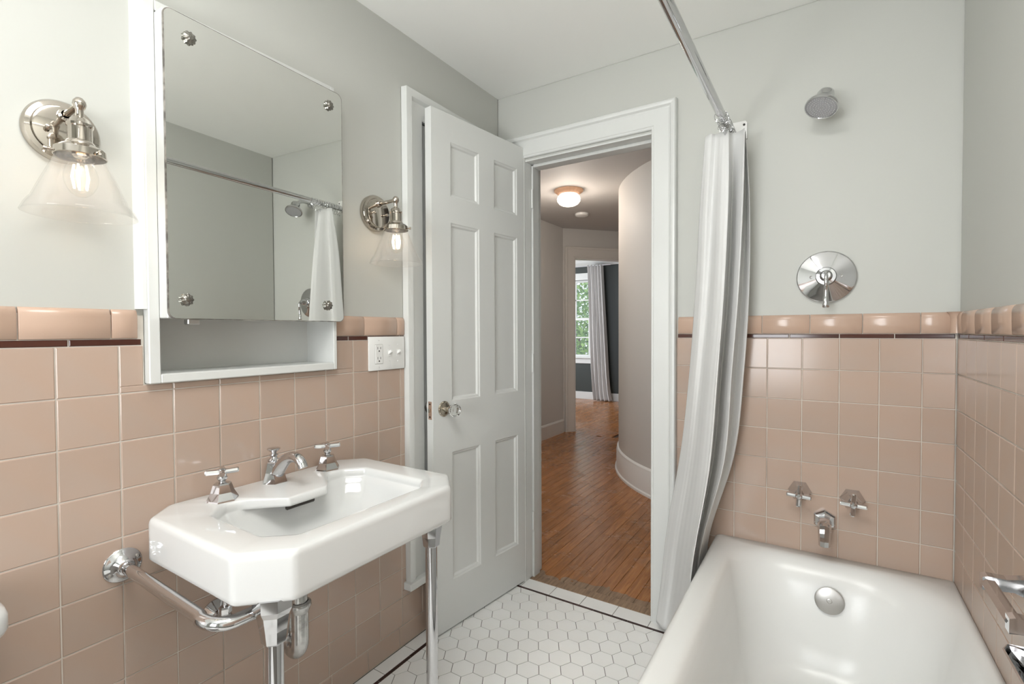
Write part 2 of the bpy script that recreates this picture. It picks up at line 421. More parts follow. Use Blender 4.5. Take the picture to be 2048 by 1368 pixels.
for s, e in run(1.308, 0.150, 0.856, W-0.016): cap_mesh_obj(wall_back, 'B', s, e, 0)
for s, e in run(1.245, 0.149, 0.856, W-0.002): place_tile('liner_tile', wall_back, 'B', M['liner'], s, e, ZT+0.001, ZT+0.0145, -0.0005)
for s, e in run(-0.378, 0.155, REAR, -0.016): cap_mesh_obj(wall_right, 'R', s, e, W)
for s, e in run(-0.144, 0.160, REAR, -0.002): place_tile('liner_tile', wall_right, 'R', M['liner'], s, e, ZT+0.001, ZT+0.0145, W-0.0005)
# rounded inside corner piece of the cap course
bm = BM(); lathe(bm, [(0.017, ZT+0.017), (0.017, ZT+0.06), (0.021, ZT+0.078), (0.026, ZT+0.083)], (W-0.001, -0.001, 0), n=24)
obj('corner_cap_tile', bm, M['cap'], wall_right, smooth=True)
for c in range(0, 9):
    x1 = W-0.0822-(c-1)*P; x0 = x1-P
    if c == 0: x1 = W-0.001
    x0 = max(x0, 0.853)
    if x1-x0 < 0.01: continue
    for z0, z1 in rows[:10]:
        if z1 < 0.30 and x0 > 0.99: continue
        place_tile('wall_tile', wall_back, 'B', M['tile'], x0+G/2, x1-G/2, z0+G/2, z1-G/2, 0)
for c in range(0, 26):
    y1 = -(0.1167+(c-1)*P) if c else 0; y0 = -(0.1167+c*P)
    if c == 0: y1 = -0.001
    y0 = max(y0, REAR)
    if y1-y0 < 0.01: continue
    for z0, z1 in rows[:8]:
        place_tile('wall_tile', wall_right, 'R', M['tile'], y0+G/2, y1-G/2, z0+G/2, z1-G/2, W)

# ---------------------------------------------------------------- bathroom floor tiles
def flat_piece(name, parent, poly, m, top=0.0, t=0.006, bev=0.0007, gap=0.0):
    cx = sum(p[0] for p in poly)/len(poly); cy = sum(p[1] for p in poly)/len(poly)
    bm = BM(); rg = []
    def ins(d):
        out = []
        n = len(poly)
        for i in range(n):
            a, b, c = poly[i-1], poly[i], poly[(i+1) % n]
            u = Vector((b[0]-a[0], b[1]-a[1])).normalized(); v = Vector((c[0]-b[0], c[1]-b[1])).normalized()
            nn = Vector((-u.y-v.y, u.x+v.x)); k = 1+u.dot(v)
            out.append((b[0]+nn.x*d/k-cx, b[1]+nn.y*d/k-cy))
        return out
    for d, z in ((gap, -t), (gap, -bev), (gap+bev, 0)):
        rg.append([bm.verts.new((x, y, z)) for x, y in ins(d)])
    rings_to_faces(bm, rg, cap1=True)
    return obj(name, bm, m, parent, loc=(cx, cy, top))
hp = 0.0777; hr = hp/math.sqrt(3)
far_bm = BM(); cnt = 0
for i in range(-10, 22):
    for j in range(-60, 40):
        cx, cy = 0.2675+i*hp*math.cos(PI/6), -0.178+i*hp*0.5+j*hp
        if cx < 0.03 or cx > 1.06 or cy > 0.0 or cy < REAR: continue
        poly = [(cx+hr*math.cos(k*PI/3), cy+hr*math.sin(k*PI/3)) for k in range(6)]
        for nx, ny, c in ((-1, 0, -0.0705), (1, 0, 1.01), (0, 1, -0.0635), (0, -1, -REAR)): poly = clip(poly, nx, ny, c) if len(poly) > 2 else []
        if len(poly) < 3: continue
        ar = abs(sum(poly[k][0]*poly[(k+1) % len(poly)][1]-poly[(k+1) % len(poly)][0]*poly[k][1] for k in range(len(poly))))/2
        if ar < 0.0002: continue
        q = []                                              # drop near-duplicate points
        for p in poly:
            if not q or math.dist(p, q[-1]) > 0.002: q.append(p)
        if math.dist(q[0], q[-1]) < 0.002: q.pop()
        if len(q) < 3: continue
        if cy > -1.42:
            o = flat_piece('hexagonal_tile', floor, q, M['hex'], top=random.uniform(-0.0002, 0.0002), gap=0.0011)
            o.rotation_euler = (random.uniform(-0.002, 0.002), random.uniform(-0.002, 0.002), 0); cnt += 1
        else:
            A = [far_bm.verts.new((x*0.975+cx*0.025, y*0.975+cy*0.025, -0.006)) for x, y in q]; B = [far_bm.verts.new((v.co.x, v.co.y, 0)) for v in A]
            far_bm.faces.new(B)
            for k in range(len(q)):
                l = (k+1) % len(q); far_bm.faces.new((A[k], A[l], B[l], B[k]))
o = obj('hexagonal_tiles', far_bm, M['hex'], floor); o['kind'] = 'stuff'
def rect(x0, y0, x1, y1): return [(x0, y0), (x1, y0), (x1, y1), (x0, y1)]
for s, e in run(0.298, 0.1515, 0.0, 1.0): flat_piece('border_tile', floor, rect(s, -0.049, e, 0.029), M['hex'], bev=0.001)
for s, e in run(0.062, 0.152, 0.058, 1.0): flat_piece('floor_liner_tile', floor, rect(s, -0.0622, e, -0.0508), M['fliner'])
for s, e in run(-0.665, 0.152, REAR, -0.051): flat_piece('border_tile', floor, rect(0.001, s, 0.0555, e), M['hex'], bev=0.001)
for s, e in run(-0.70, 0.152, REAR, -0.0635): flat_piece('floor_liner_tile', floor, rect(0.0575, s, 0.0692, e), M['fliner'])

# ---------------------------------------------------------------- casings
def casing(name, path, prof, to3, m, kind='structure', parent=None):
    """path: corner points (a,z) of the inner edge, prof: (w outwards, depth); mitred. to3(a,z,d)"""
    bm = BM(); rg = []; n = len(path)
    for i, p in enumerate(path):
        d0 = (Vector(p)-Vector(path[i-1])).normalized() if i else None
        d1 = (Vector(path[i+1])-Vector(p)).normalized() if i < n-1 else None
        nrm = lambda d: Vector((-d.y, d.x))
        if d0 and d1: nn = nrm(d0)+nrm(d1); nn = nn/(1+d0.dot(d1))
        else: nn = nrm(d0 or d1)
        rg.append([bm.verts.new(to3(p[0]+nn.x*w_, p[1]+nn.y*w_, dd)) for w_, dd in prof])
    k = len(prof)
    for A, B in zip(rg, rg[1:]):
        for i in range(k): bm.faces.new((A[i], A[(i+1) % k], B[(i+1) % k], B[i]))
    bm.faces.new(rg[0]); bm.faces.new(rg[-1])
    o = obj(name, bm, m, parent, smooth=25)
    if kind and not parent: o['kind'] = kind
    return o
CP = [(0, 0), (0, .012), (.003, .015), (.009, .015), (.012, .018), (.016, .018), (.070, .018), (.076, .021), (.082, .029), (.090, .032), (.097, .030), (.101, .024), (.102, 0)]
# main door casing on the back wall (bathroom side): right leg up, header to the left, left leg down
casing('trim_1', [(0.752, 0.0), (0.752, 2.020), (0.149, 2.020), (0.149, 0.0)], [(-a, b) for a, b in CP] , lambda a, z, d: (a, 0.0055-d, z), M['trim'])
# jamb: left, right, head with stop
bm = BM()
box(bm, (0.145, 0.004, 0), (0.1495, 0.150, 2.012)); box(bm, (0.1495, 0.055, 0), (0.161, 0.110, 2.0))
jl = obj('trim_2', bm, M['trim'], kind='structure')
bm = BM(); box(bm, (0.7505, 0.004, 0), (0.755, 0.150, 2.012)); box(bm, (0.741, 0.055, 0), (0.7505, 0.110, 2.0))
jr = obj('trim_3', bm, M['trim'], kind='structure')
bm = BM(); box(bm, (0.1495, 0.004, 2.006), (0.7505, 0.150, 2.012)); box(bm, (0.161, 0.055, 1.992), (0.741, 0.110, 2.006), 0.002)
obj('trim_4', bm, M['trim'], kind='structure')
bm = BM(); box(bm, (0.7485, 0.020, 0.875), (0.7506, 0.045, 0.935), 0.0005); o = obj('strike_plate', bm, M['darkiron'], jr)
# casing around the linen closet door on the left wall
LP = [(0, 0), (0, .012), (.004, .015), (.030, .015), (.060, .015), (.064, .019), (.070, .026), (.090, .028), (.098, .026), (.100, 0)]
casing('trim_5', [(-0.552, 0.235), (-0.552, 2.03), (-0.09, 2.03), (-0.09, 0.235)], LP, lambda a, z, d: (XP+d+0.002, a, z), M['trim'])
bm = BM(); box(bm, (XP, -0.664, 0.216), (0.036, -0.002, 0.244), 0.003, 2); obj('trim_6', bm, M['trim'], kind='structure')
# linen closet door
bm = BM(); box(bm, (-0.045, -0.545, 0.25), (-0.012, -0.094, 2.026), 0.002)
box(bm, (-0.012, -0.545, 0.25), (-0.006, -0.47, 2.026), 0.001); box(bm, (-0.012, -0.17, 0.25), (-0.006, -0.094, 2.026), 0.001)
box(bm, (-0.012, -0.47, 1.94), (-0.006, -0.17, 2.026), 0.001); box(bm, (-0.012, -0.47, 0.25), (-0.006, -0.17, 0.36), 0.001)
d2 = obj('door_2', bm, M['trim'], kind='structure')
for z in (1.07, 1.86, 0.45):
    bm = BM(); tube(bm, [(0.0, -0.5485, z-0.035), (0.0, -0.5485, z+0.035)], 0.0035, 10)
    obj('hinge', bm, M['satin'], d2, smooth=True)

# ---------------------------------------------------------------- bathroom door leaf (six panels)
DH, DLt = Vector((0.154, 0.044)), Vector((0.078, -0.578)); DW = 0.627
du = (DLt-DH).normalized(); dn = Vector((-du.y, du.x))       # dn points to the room (+x)
DT = 0.035
def DP(u, z, d=0.0): return (DH.x+du.x*u+dn.x*d, DH.y+du.y*u+dn.y*d, z)
if dn.x < 0: dn = -dn
Mdoor = Matrix(((du.x, dn.x, 0, DH.x), (du.y, dn.y, 0, DH.y), (0, 0, 1, 0), (0, 0, 0, 1)))
pu = [(0.106, 0.266), (0.362, 0.527)]; pz = [(0.20, 0.719), (0.925, 1.638), (1.742, 1.957)]
bm = BM(); us = [0, .106, .266, .362, .527, DW]; zs = [0.008, .20, .719, .925, 1.638, 1.742, 1.957, 2.066]
def DD(u, z, d): return (u, d, z)
grid = {}
vf = {(i, j): bm.verts.new((us[i], 0, zs[j])) for i in range(6) for j in range(8)}
vb = {(i, j): bm.verts.new((us[i], -DT, zs[j])) for i in range(6) for j in range(8)}
def ispanel(i, j): return i in (1, 3) and j in (1, 3, 5)
for i in range(5):
    for j in range(7):
        if ispanel(i, j):
            for a, b in (((i, j), (i+1, j)), ((i+1, j), (i+1, j+1)), ((i+1, j+1), (i, j+1)), ((i, j+1), (i, j))):
                bm.faces.new((vf[a], vf[b], vb[b], vb[a]))
        else:
            bm.faces.new((vf[(i, j)], vf[(i+1, j)], vf[(i+1, j+1)], vf[(i, j+1)])); bm.faces.new((vb[(i, j)], vb[(i+1, j)], vb[(i+1, j+1)], vb[(i, j+1)]))
for i in range(5):
    for j in (0, 7): bm.faces.new((vf[(i, j)], vf[(i+1, j)], vb[(i+1, j)], vb[(i, j)]))
for j in range(7):
    for i in (0, 5): bm.faces.new((vf[(i, j)], vf[(i, j+1)], vb[(i, j+1)], vb[(i, j)]))
door = obj('door_1', bm, M['trim'], kind='structure'); door.matrix_world = Mdoor
for (u0, u1) in pu:
    for (z0, z1) in pz:
        bm = BM()
        for sgn, base in ((1, 0.0), (-1, -DT)):
            rg = []
            for w_, dd in ((0, -0.0005), (0.004, -0.0035), (0.010, -0.005), (0.014, -0.010), (0.016, -0.0115), (0.02, -0.0115)):
                d_ = base+sgn*dd
                rg.append([bm.verts.new((a, d_, z)) for a, z in ((u0+w_, z0+w_), (u1-w_, z0+w_), (u1-w_, z1-w_), (u0+w_, z1-w_))])
            rings_to_faces(bm, rg, cap1=True)
        obj('panel', bm, M['trim'], door)
# latch plate and bolt on the latch edge
bm = BM(); box(bm, (DW-0.0005, -0.027, 0.862), (DW+0.0012, -0.008, 0.932), 0.0004)
lp = obj('latch_plate', bm, M['copper'], door)
bm = BM(); box(bm, (DW, -0.021, 0.890), (DW+0.008, -0.014, 0.905), 0.001); obj('latch_bolt', bm, M['brass'], lp)
for z in (0.872, 0.922):
    bm = BM(); lathe(bm, [(0.0001, 0.0025), (0.003, 0.002), (0.003, 0.0)], (DW+0.001, -0.0175, z), (1, 0, 0), 10); obj('screw', bm, M['darkiron'], lp)
def door_knob(side):
    s = 1 if side > 0 else -1; base = 0.0 if s > 0 else -DT
    o_ = (0.571, base, 0.899); ax = (0, s, 0)
    bm = BM(); lathe(bm, [(0.030, 0), (0.031, 0.002), (0.027, 0.005), (0.023, 0.0045), (0.020, 0.006), (0.012, 0.008), (0.009, 0.020), (0.012, 0.024), (0.0125, 0.034), (0.010, 0.038)], o_, ax, 36, cap1=True)
    r = obj('knob_rosette', bm, M['brass'] if s > 0 else M['satin'], door, smooth=True)
    for k in range(10):
        t = 2*PI*k/10; bm = BM()
        lathe(bm, [(0.0035, 0), (0.0032, 0.0015), (0.0015, 0.0028), (0.0002, 0.003)], (o_[0]+0.0265*math.cos(t), base+s*0.003, o_[2]+0.0265*math.sin(t)), ax, 8); obj('bead', bm, M['brass'], r, smooth=True)
    bm = BM(); lathe(bm, [(0.010, 0.036), (0.016, 0.040), (0.024, 0.050), (0.0265, 0.062), (0.022, 0.074), (0.012, 0.079), (0.0005, 0.080)], o_, ax, 12)
    bmesh.ops.holes_fill(bm, edges=[e for e in bm.edges if e.is_boundary])
    obj('glass_knob' if s > 0 else 'knob', bm, M['crystal'] if s > 0 else M['satin'], door, smooth=False if s > 0 else True)
door_knob(1); door_knob(-1)
for z in (0.28, 1.05, 1.84):
    bm = BM(); tube(bm, [(-0.006, 0.004, z-0.045), (-0.006, 0.004, z+0.045)], 0.006, 12); obj('hinge', bm, M['trim'], door, smooth=True)

# ---------------------------------------------------------------- medicine cabinet
cab = empty('medicine_cabinet', (0.0, -1.237, 1.084), 'white built-in medicine cabinet with mirrored door over an open niche', 'cabinet')
bm = BM()
ZL = 1.235
for lo, hi in (((-0.006, -1.498, 1.084), (0.022, -1.474, 1.985)), ((-0.006, -0.987, 1.084), (0.022, -0.974, 1.985)), ((-0.006, -1.474, 1.084), (0.022, -0.987, 1.106)), ((-0.006, -1.474, 1.96), (0.022, -0.987, 1.985))):
    box(bm, lo, hi, 0.002)
fr = obj('frame', bm, M['trim']); adopt(cab, fr)
bm = BM(); prism(bm, [(-0.006, -1.515), (0.008, -1.512), (0.016, -1.506), (0.018, -1.499), (0.016, -1.492), (-0.006, -1.492)], 1.26, 1.99)
lt = obj('side_trim', bm, M['trim'], smooth=30); adopt(cab, lt)
bm = BM()
box(bm, (-0.125, -1.480, 1.100), (-0.115, -0.981, 1.97)); box(bm, (-0.116, -1.480, 1.100), (-0.004, -1.474, 1.97)); box(bm, (-0.116, -0.987, 1.100), (-0.004, -0.981, 1.97))
box(bm, (-0.116, -1.480, 1.098), (-0.004, -0.981, 1.106)); box(bm, (-0.116, -1.474, 1.243), (-0.006, -0.987, 1.253)); box(bm, (-0.116, -1.474, 1.962), (-0.006, -0.987, 1.97))
nb = obj('niche_lining', bm, M['trim']); adopt(cab, nb)
ma = 0.040
Mm = Matrix.Translation((0.045, -0.963, 0)) @ Matrix.Rotation(ma, 4, 'Z')   # local: x out, y from 0 to -0.507
bm = BM(); box(bm, (-0.043, -0.5115, 1.2385), (-0.0062, -0.002, 1.955), 0.002); dr = obj('mirror_door', bm, M['trim']); dr.matrix_world = Mm; adopt(cab, dr); dr.matrix_parent_inverse = Matrix.Translation(cab.location).inverted()
def rrect(y0, y1, z0, z1, r, n=6):
    out = []
    for cy, cz, a0 in ((y1-r, z1-r, 0), (y0+r, z1-r, PI/2), (y0+r, z0+r, PI), (y1-r, z0+r, 1.5*PI)):
        for k in range(n+1):
            a = a0+k/n*PI/2; out.append((cy+r*math.cos(a), cz+r*math.sin(a)))
    return out
bm = BM(); prism(bm, rrect(-0.512, -0.0005, 1.2365, 1.959, 0.018), -0.006, -0.0008, 'x')
me_ = obj('mirror_edge', bm, M['mirroredge'], dr)
bm = BM(); vv = [bm.verts.new((0.0, y, z)) for y, z in rrect(-0.510, -0.0025, 1.2385, 1.957, 0.017)]; ww = [bm.verts.new((-0.0008, v.co.y, v.co.z)) for v in vv]
bm.faces.new(vv)
for i in range(len(vv)): bm.faces.new((vv[i], vv[i-1], ww[i-1], ww[i]))
mg = obj('mirror_glass', bm, M['mirror'], dr)
for (ly, lz) in ((-0.457, 1.908), (-0.052, 1.907), (-0.473, 1.283), (-0.065, 1.287)):
    bm = BM(); lathe(bm, [(0.012, 0.0005), (0.0145, 0.004), (0.0135, 0.007), (0.008, 0.0085), (0.006, 0.011), (0.0005, 0.0115)], (0, ly, lz), (1, 0, 0), 48, lobes=(9, 0.10))
    obj('mirror_rosette', bm, M['rosette'], dr, smooth=True)
bm = BM(); box(bm, (-0.024, -0.468, 1.224), (-0.004, -0.440, 1.238), 0.002); obj('catch', bm, M['satin'], dr)

# ---------------------------------------------------------------- wall sconces
def sconce(y, label):
    zc = 1.624
    t = empty('wall_sconce', (0.0, y, zc), label, 'lamp', 'sconces flanking the mirror cabinet')
    def add(name, bm, m, smooth=True, parent=None):
        o = obj(name, bm, m, parent, smooth=smooth)
        if parent is None: adopt(t, o)
        return o
    bm = BM(); lathe(bm, [(0.063, -0.005), (0.064, 0.006), (0.060, 0.012), (0.052, 0.014), (0.050, 0.020), (0.046, 0.021), (0.0005, 0.021)], (0, y, zc), (1, 0, 0), 64)
    add('backplate', bm, M['nickel'])
    for s in (-1, 1):
        bm = BM(); lathe(bm, [(0.003, 0.02), (0.003, 0.028), (0.0055, 0.030), (0.0055, 0.034), (0.0005, 0.036)], (0, y+s*0.028, zc-0.004), (1, 0, 0), 14); add('screw', bm, M['nickel'])
    ax = 0.104
    bm = BM(); tube(bm, [(0.020, y, 1.655), (ax, y, 1.657)], 0.0062, 16); lathe(bm, [(0.012, 0.020), (0.012, 0.026), (0.008, 0.030)], (0, y, 1.655), (1, 0, 0), 18); add('arm', bm, M['nickel'])
    c = (ax, y, 0)
    bm = BM(); lathe(bm, [(0.0005, 1.671), (0.006, 1.669), (0.0105, 1.663), (0.0115, 1.657), (0.0095, 1.650), (0.0065, 1.646), (0.0068, 1.632), (0.009, 1.630)], c, (0, 0, 1), 28)
    add('finial', bm, M['nickel'])
    bm = BM(); lathe(bm, [(0.009, 1.631), (0.0155, 1.627), (0.019, 1.619), (0.0215, 1.617), (0.0215, 1.612), (0.0195, 1.610), (0.0195, 1.584), (0.023, 1.581), (0.024, 1.577), (0.034, 1.572), (0.041, 1.566), (0.042, 1.553), (0.040, 1.552), (0.040, 1.563), (0.02, 1.571)], c, (0, 0, 1), 48)
    add('socket', bm, M['nickel'])
    for k in range(3):
        a = 0.35+2*PI*k/3; d = Vector((math.cos(a), math.sin(a), 0)); bm = BM()
        p = Vector((ax, y, 1.558)); tube(bm, [p+d*0.040, p+d*0.050], 0.0022, 8); tube(bm, [p+d*0.049, p+d*0.054], 0.0042, 10); add('set_screw', bm, M['nickel'])
    prof = [(0.0385, 1.562), (0.0395, 1.552), (0.0415, 1.545), (0.052, 1.520), (0.064, 1.492), (0.0755, 1.464), (0.0785, 1.461), (0.0835, 1.453), (0.088, 1.443), (0.090, 1.438)]
    bm = BM(); lathe(bm, prof, c, (0, 0, 1), 72); o = add('glass_shade', bm, M['sglass'])
    sd = o.modifiers.new('thickness', 'SOLIDIFY'); sd.thickness = 0.0022
    bm = BM(); lathe(bm, [(0.0125, 1.560), (0.0125, 1.550), (0.017, 1.541), (0.0245, 1.528), (0.0275, 1.514), (0.0255, 1.498), (0.018, 1.483), (0.008, 1.475), (0.0005, 1.474)], c, (0, 0, 1), 32); bl = add('bulb', bm, M['bglass'])
    bm = BM(); lathe(bm, [(0.0135, 1.575), (0.0135, 1.556), (0.010, 1.552), (0.0005, 1.552)], c, (0, 0, 1), 20)
    k_ = obj('bulb_cap', bm, M['nickel'], bl, smooth=True)
    for k in range(5):
        a = 2*PI*k/5+0.6; bm = BM(); r0 = 0.0135
        tube(bm, [(ax+r0*0.75*math.cos(a), y+r0*0.75*math.sin(a), 1.537), (ax+r0*math.cos(a), y+r0*math.sin(a), 1.513), (ax+r0*0.75*math.cos(a), y+r0*0.75*math.sin(a), 1.490)], [0.0018, 0.0024, 0.0018], 8)
        obj('filament', bm, M['filament'], bl)
    l = bpy.data.lights.new('bulb_light', 'POINT'); l.energy = 0.11; l.color = (1.0, 0.74, 0.50); l.shadow_soft_size = 0.012
    lo = bpy.data.objects.new('bulb_light', l); COL.objects.link(lo); lo.location = (ax, y, 1.512)
    return t
sconce(-1.640, 'polished nickel wall sconce with clear glass shade left of the mirror cabinet')
sconce(-0.790, 'polished nickel wall sconce with clear glass shade between mirror cabinet and closet casing')

# ---------------------------------------------------------------- switch and outlet plate
sp = empty('switch_plate', (0.0, -0.744, 1.126), 'white three-gang plate with an outlet and two toggle switches', 'switch')
bm = BM(); box(bm, (0.0005, -0.830, 1.066), (0.0075, -0.6575, 1.187), 0.0025, 2); adopt(sp, obj('plate', bm, M['plastic'], smooth=30))
bm = BM(); box(bm, (0.004, -0.802, 1.090), (0.0095, -0.768, 1.158), 0.001); rc = obj('outlet', bm, M['plastic']); adopt(sp, rc)
bm = BM(); box(bm, (0.0070, -0.8032, 1.0888), (0.0077, -0.7668, 1.1592)); o = obj('outlet_gap', bm, mat('plate_gap', (0.35, 0.35, 0.33), 0.6)); adopt(sp, o)
for zc in (1.142, 1.106):
    for dy, dz, hw, hh in ((-0.0065, 0.004, 0.0009, 0.0045), (0.0065, 0.004, 0.0009, 0.0038), (0, -0.0065, 0.0024, 0.0024)):
        bm = BM(); box(bm, (0.009, -0.785+dy-hw, zc+dz-hh), (0.00985, -0.785+dy+hw, zc+dz+hh)); s_ = obj('slot', bm, M['black'], rc)
for yc in (-0.735, -0.693):
    bm = BM(); box(bm, (0.0072, yc-0.006, 1.114), (0.0084, yc+0.006, 1.139), 0.0004); tg = obj('toggle_frame', bm, M['plastic']); adopt(sp, tg)
    bm = BM(); box(bm, (0, -0.0042, -0.005), (0.017, 0.0042, 0.005), 0.001, mtx=Matrix.Translation((0.006, yc, 1.126)) @ Matrix.Rotation(-0.55, 4, 'Y')); adopt(sp, obj('toggle', bm, M['plastic'], smooth=30))
for yc, zz in ((-0.785, 1.174), (-0.785, 1.077), (-0.735, 1.156), (-0.735, 1.096), (-0.693, 1.156), (-0.693, 1.096)):
    bm = BM(); lathe(bm, [(0.003, 0.007), (0.003, 0.0082), (0.0005, 0.0086)], (0, yc, zz), (1, 0, 0), 12); adopt(sp, obj('screw', bm, M['plastic'], smooth=True))

# ---------------------------------------------------------------- sink
SC = Vector((0.31, -1.21)); SZ = 0.785
outer = [(0.0, -0.96), (0.0, -1.46), (0.060, -1.523), (0.417, -1.525), (0.497, -1.447), (0.497, -0.978), (0.420, -0.895), (0.060, -0.895)]
openb = [(0.118, -1.130), (0.115, -1.03), (0.160, -0.982), (0.393, -0.985), (0.436, -1.038), (0.432, -1.392), (0.378, -1.440), (0.168, -1.437), (0.122, -1.385), (0.132, -1.312)]
bulge = [(0.170, -1.308), (0.213, -1.280), (0.213, -1.160), (0.175, -1.128)]
open1 = openb + bulge                     # the faucet ledge juts into the basin
NS = 320
def radial(poly, smooth=2, off=0.0):
    out = []
    for i in range(NS):
        a = 2*PI*i/NS; d = Vector((math.cos(a), math.sin(a))); best = None
        for k in range(len(poly)):
            p, q = Vector(poly[k])-SC, Vector(poly[(k+1) % len(poly)])-SC; e = q-p
            den = d.x*e.y-d.y*e.x
            if abs(den) < 1e-9: continue
            t = (p.x*e.y-p.y*e.x)/den; s = (p.x*d.y-p.y*d.x)/den
            if t > 0 and -1e-6 <= s <= 1+1e-6: best = t if best is None else min(best, t)
        out.append(best)
    for _ in range(smooth): out = [(out[i-1]+2*out[i]+out[(i+1) % NS])/4 for i in range(NS)]
    return out
Ro, R1, R0 = radial(outer, 1), radial(open1, 2), radial(openb, 4)
def sring(bm, R, z, off=0.0, mul=1.0):
    vs = []
    for i in range(NS):
        a = 2*PI*i/NS; r = (R[i]+off)*mul
        vs.append(bm.verts.new((max(SC.x+r*math.cos(a), 0.0008), SC.y+r*math.sin(a), z)))
    return vs
bm = BM(); rg = []
for off, z in ((-0.16, 0.640), (-0.10, 0.665), (-0.030, 0.700), (-0.022, 0.692), (-0.012, 0.686), (-0.004, 0.687), (0, 0.692), (0.0, 0.70), (0, 0.770), (-0.0012, 0.776), (-0.004, 0.781), (-0.009, 0.7845), (-0.015, 0.7855)):
    rg.append(sring(bm, Ro, z, off))
for off, z in ((0.010, 0.7855), (0.004, 0.7845), (0.001, 0.782), (-0.0015, 0.777), (-0.003, 0.769), (-0.002, 0.764)): rg.append(sring(bm, R1, z, off))
R2 = [a*0.5+b*0.5 for a, b in zip(R1, R0)]
rg.append(sring(bm, R2, 0.7615, -0.003)); rg.append(sring(bm, R0, 0.760, -0.005))
ell = [1/math.sqrt((math.cos(2*PI*i/NS)/0.115)**2+(math.sin(2*PI*i/NS)/0.195)**2) for i in range(NS)]
for mul, z, k in ((0.97, 0.745, 0.0), (0.945, 0.725, 0.08), (0.91, 0.705, 0.2), (0.86, 0.688, 0.35), (0.78, 0.674, 0.55), (0.68, 0.663, 0.8), (0.55, 0.655, 1.0), (0.4, 0.650, 1.0), (0.25, 0.648, 1.0), (0.1, 0.647, 1.0)):
    rg.append(sring(bm, [a*(1-k)+b*k*1.25 for a, b in zip(R0, ell)], z, -0.004, mul))
rings_to_faces(bm, rg, cap0=True, cap1=True)
sink = empty('sink', (0.25, -1.21, 0.0), 'white porcelain console sink with clipped corners on two chrome legs', 'sink')
basin = obj('basin', bm, M['porc'], smooth='all'); adopt(sink, basin)
bm = BM(); box(bm, (0.176, -1.262, 0.744), (0.186, -1.178, 0.7575), 0.003); ov = obj('overflow_slot', bm, M['darkiron']); adopt(sink, ov)
bm = BM(); lathe(bm, [(0.030, 0.6475), (0.029, 0.6505), (0.020, 0.650), (0.018, 0.646), (0.0005, 0.646)], (0.29, -1.21, 0), (0, 0, 1), 32); adopt(sink, obj('drain', bm, M['chrome'], smooth=True))
def sink_leg(x, y, s):
    bm = BM(); tube(bm, [(x, y, 0.0), (x, y, 0.62)], 0.0165, 24); tube(bm, [(x, y, 0.0), (x, y, 0.03)], 0.021, 24)
    lg = obj('leg', bm, M['chrome'], smooth=40); adopt(sink, lg)
    bm = BM(); rg = []
    for z, r in ((0.692, 0.037), (0.668, 0.036), (0.655, 0.030), (0.625, 0.0255), (0.600, 0.0225), (0.596, 0.019)):
        rg.append([bm.verts.new((x+r*1.08*math.cos(2*PI*k/8+PI/8), y+r*1.08*math.sin(2*PI*k/8+PI/8), z)) for k in range(8)])
    rings_to_faces(bm, rg, True, True)
    o = obj('leg_bracket', bm, M['chrome'], lg)
sink_leg(0.442, -1.456, -1); sink_leg(0.412, -0.966, 1)
def towel_bar(s, label, xw, yw, xc, yend):
    t = empty('towel_bar', (0.0, yw, 0.674), label, 'towel bar', 'towel bars of the sink')
    y0 = yw
    pts = [Vector((0.006, y0, 0.674)), Vector((xc-0.045, y0+0.004*s*-1, 0.659))] + bez((xc-0.045, y0, 0.659), (xc+0.012, y0, 0.656), (xc+0.018, y0-s*0.035, 0.655), 10)[1:] + [Vector((xc+0.022, yend, 0.655))]
    bm = BM(); tube(bm, pts, 0.0128, 24); adopt(t, obj('bar', bm, M['chrome'], smooth=50))
    bm = BM(); lathe(bm, [(0.037, 0.0), (0.038, 0.003), (0.034, 0.007), (0.028, 0.008), (0.024, 0.014), (0.020, 0.016), (0.018, 0.024), (0.0145, 0.026)], (0.0, yw, 0.674), (1, 0, 0), 40, cap1=True)
    f = obj('flange', bm, M['chrome'], smooth=50); adopt(t, f)
    for a in (0.5, 0.5+PI):
        bm = BM(); lathe(bm, [(0.0045, 0.006), (0.0045, 0.009), (0.0005, 0.0105)], (0, yw+0.029*math.cos(a), 0.674+0.029*math.sin(a)), (1, 0, 0), 12); sc_ = obj('screw', bm, M['satin'], smooth=True); adopt(t, sc_)
    return t
towel_bar(-1, 'chrome towel bar from the tiled wall to the near sink leg', 0, -1.551, 0.39, -1.478)
towel_bar(1, 'chrome towel bar mostly hidden behind the far end of the sink', 0, -0.872, 0.375, -0.945)

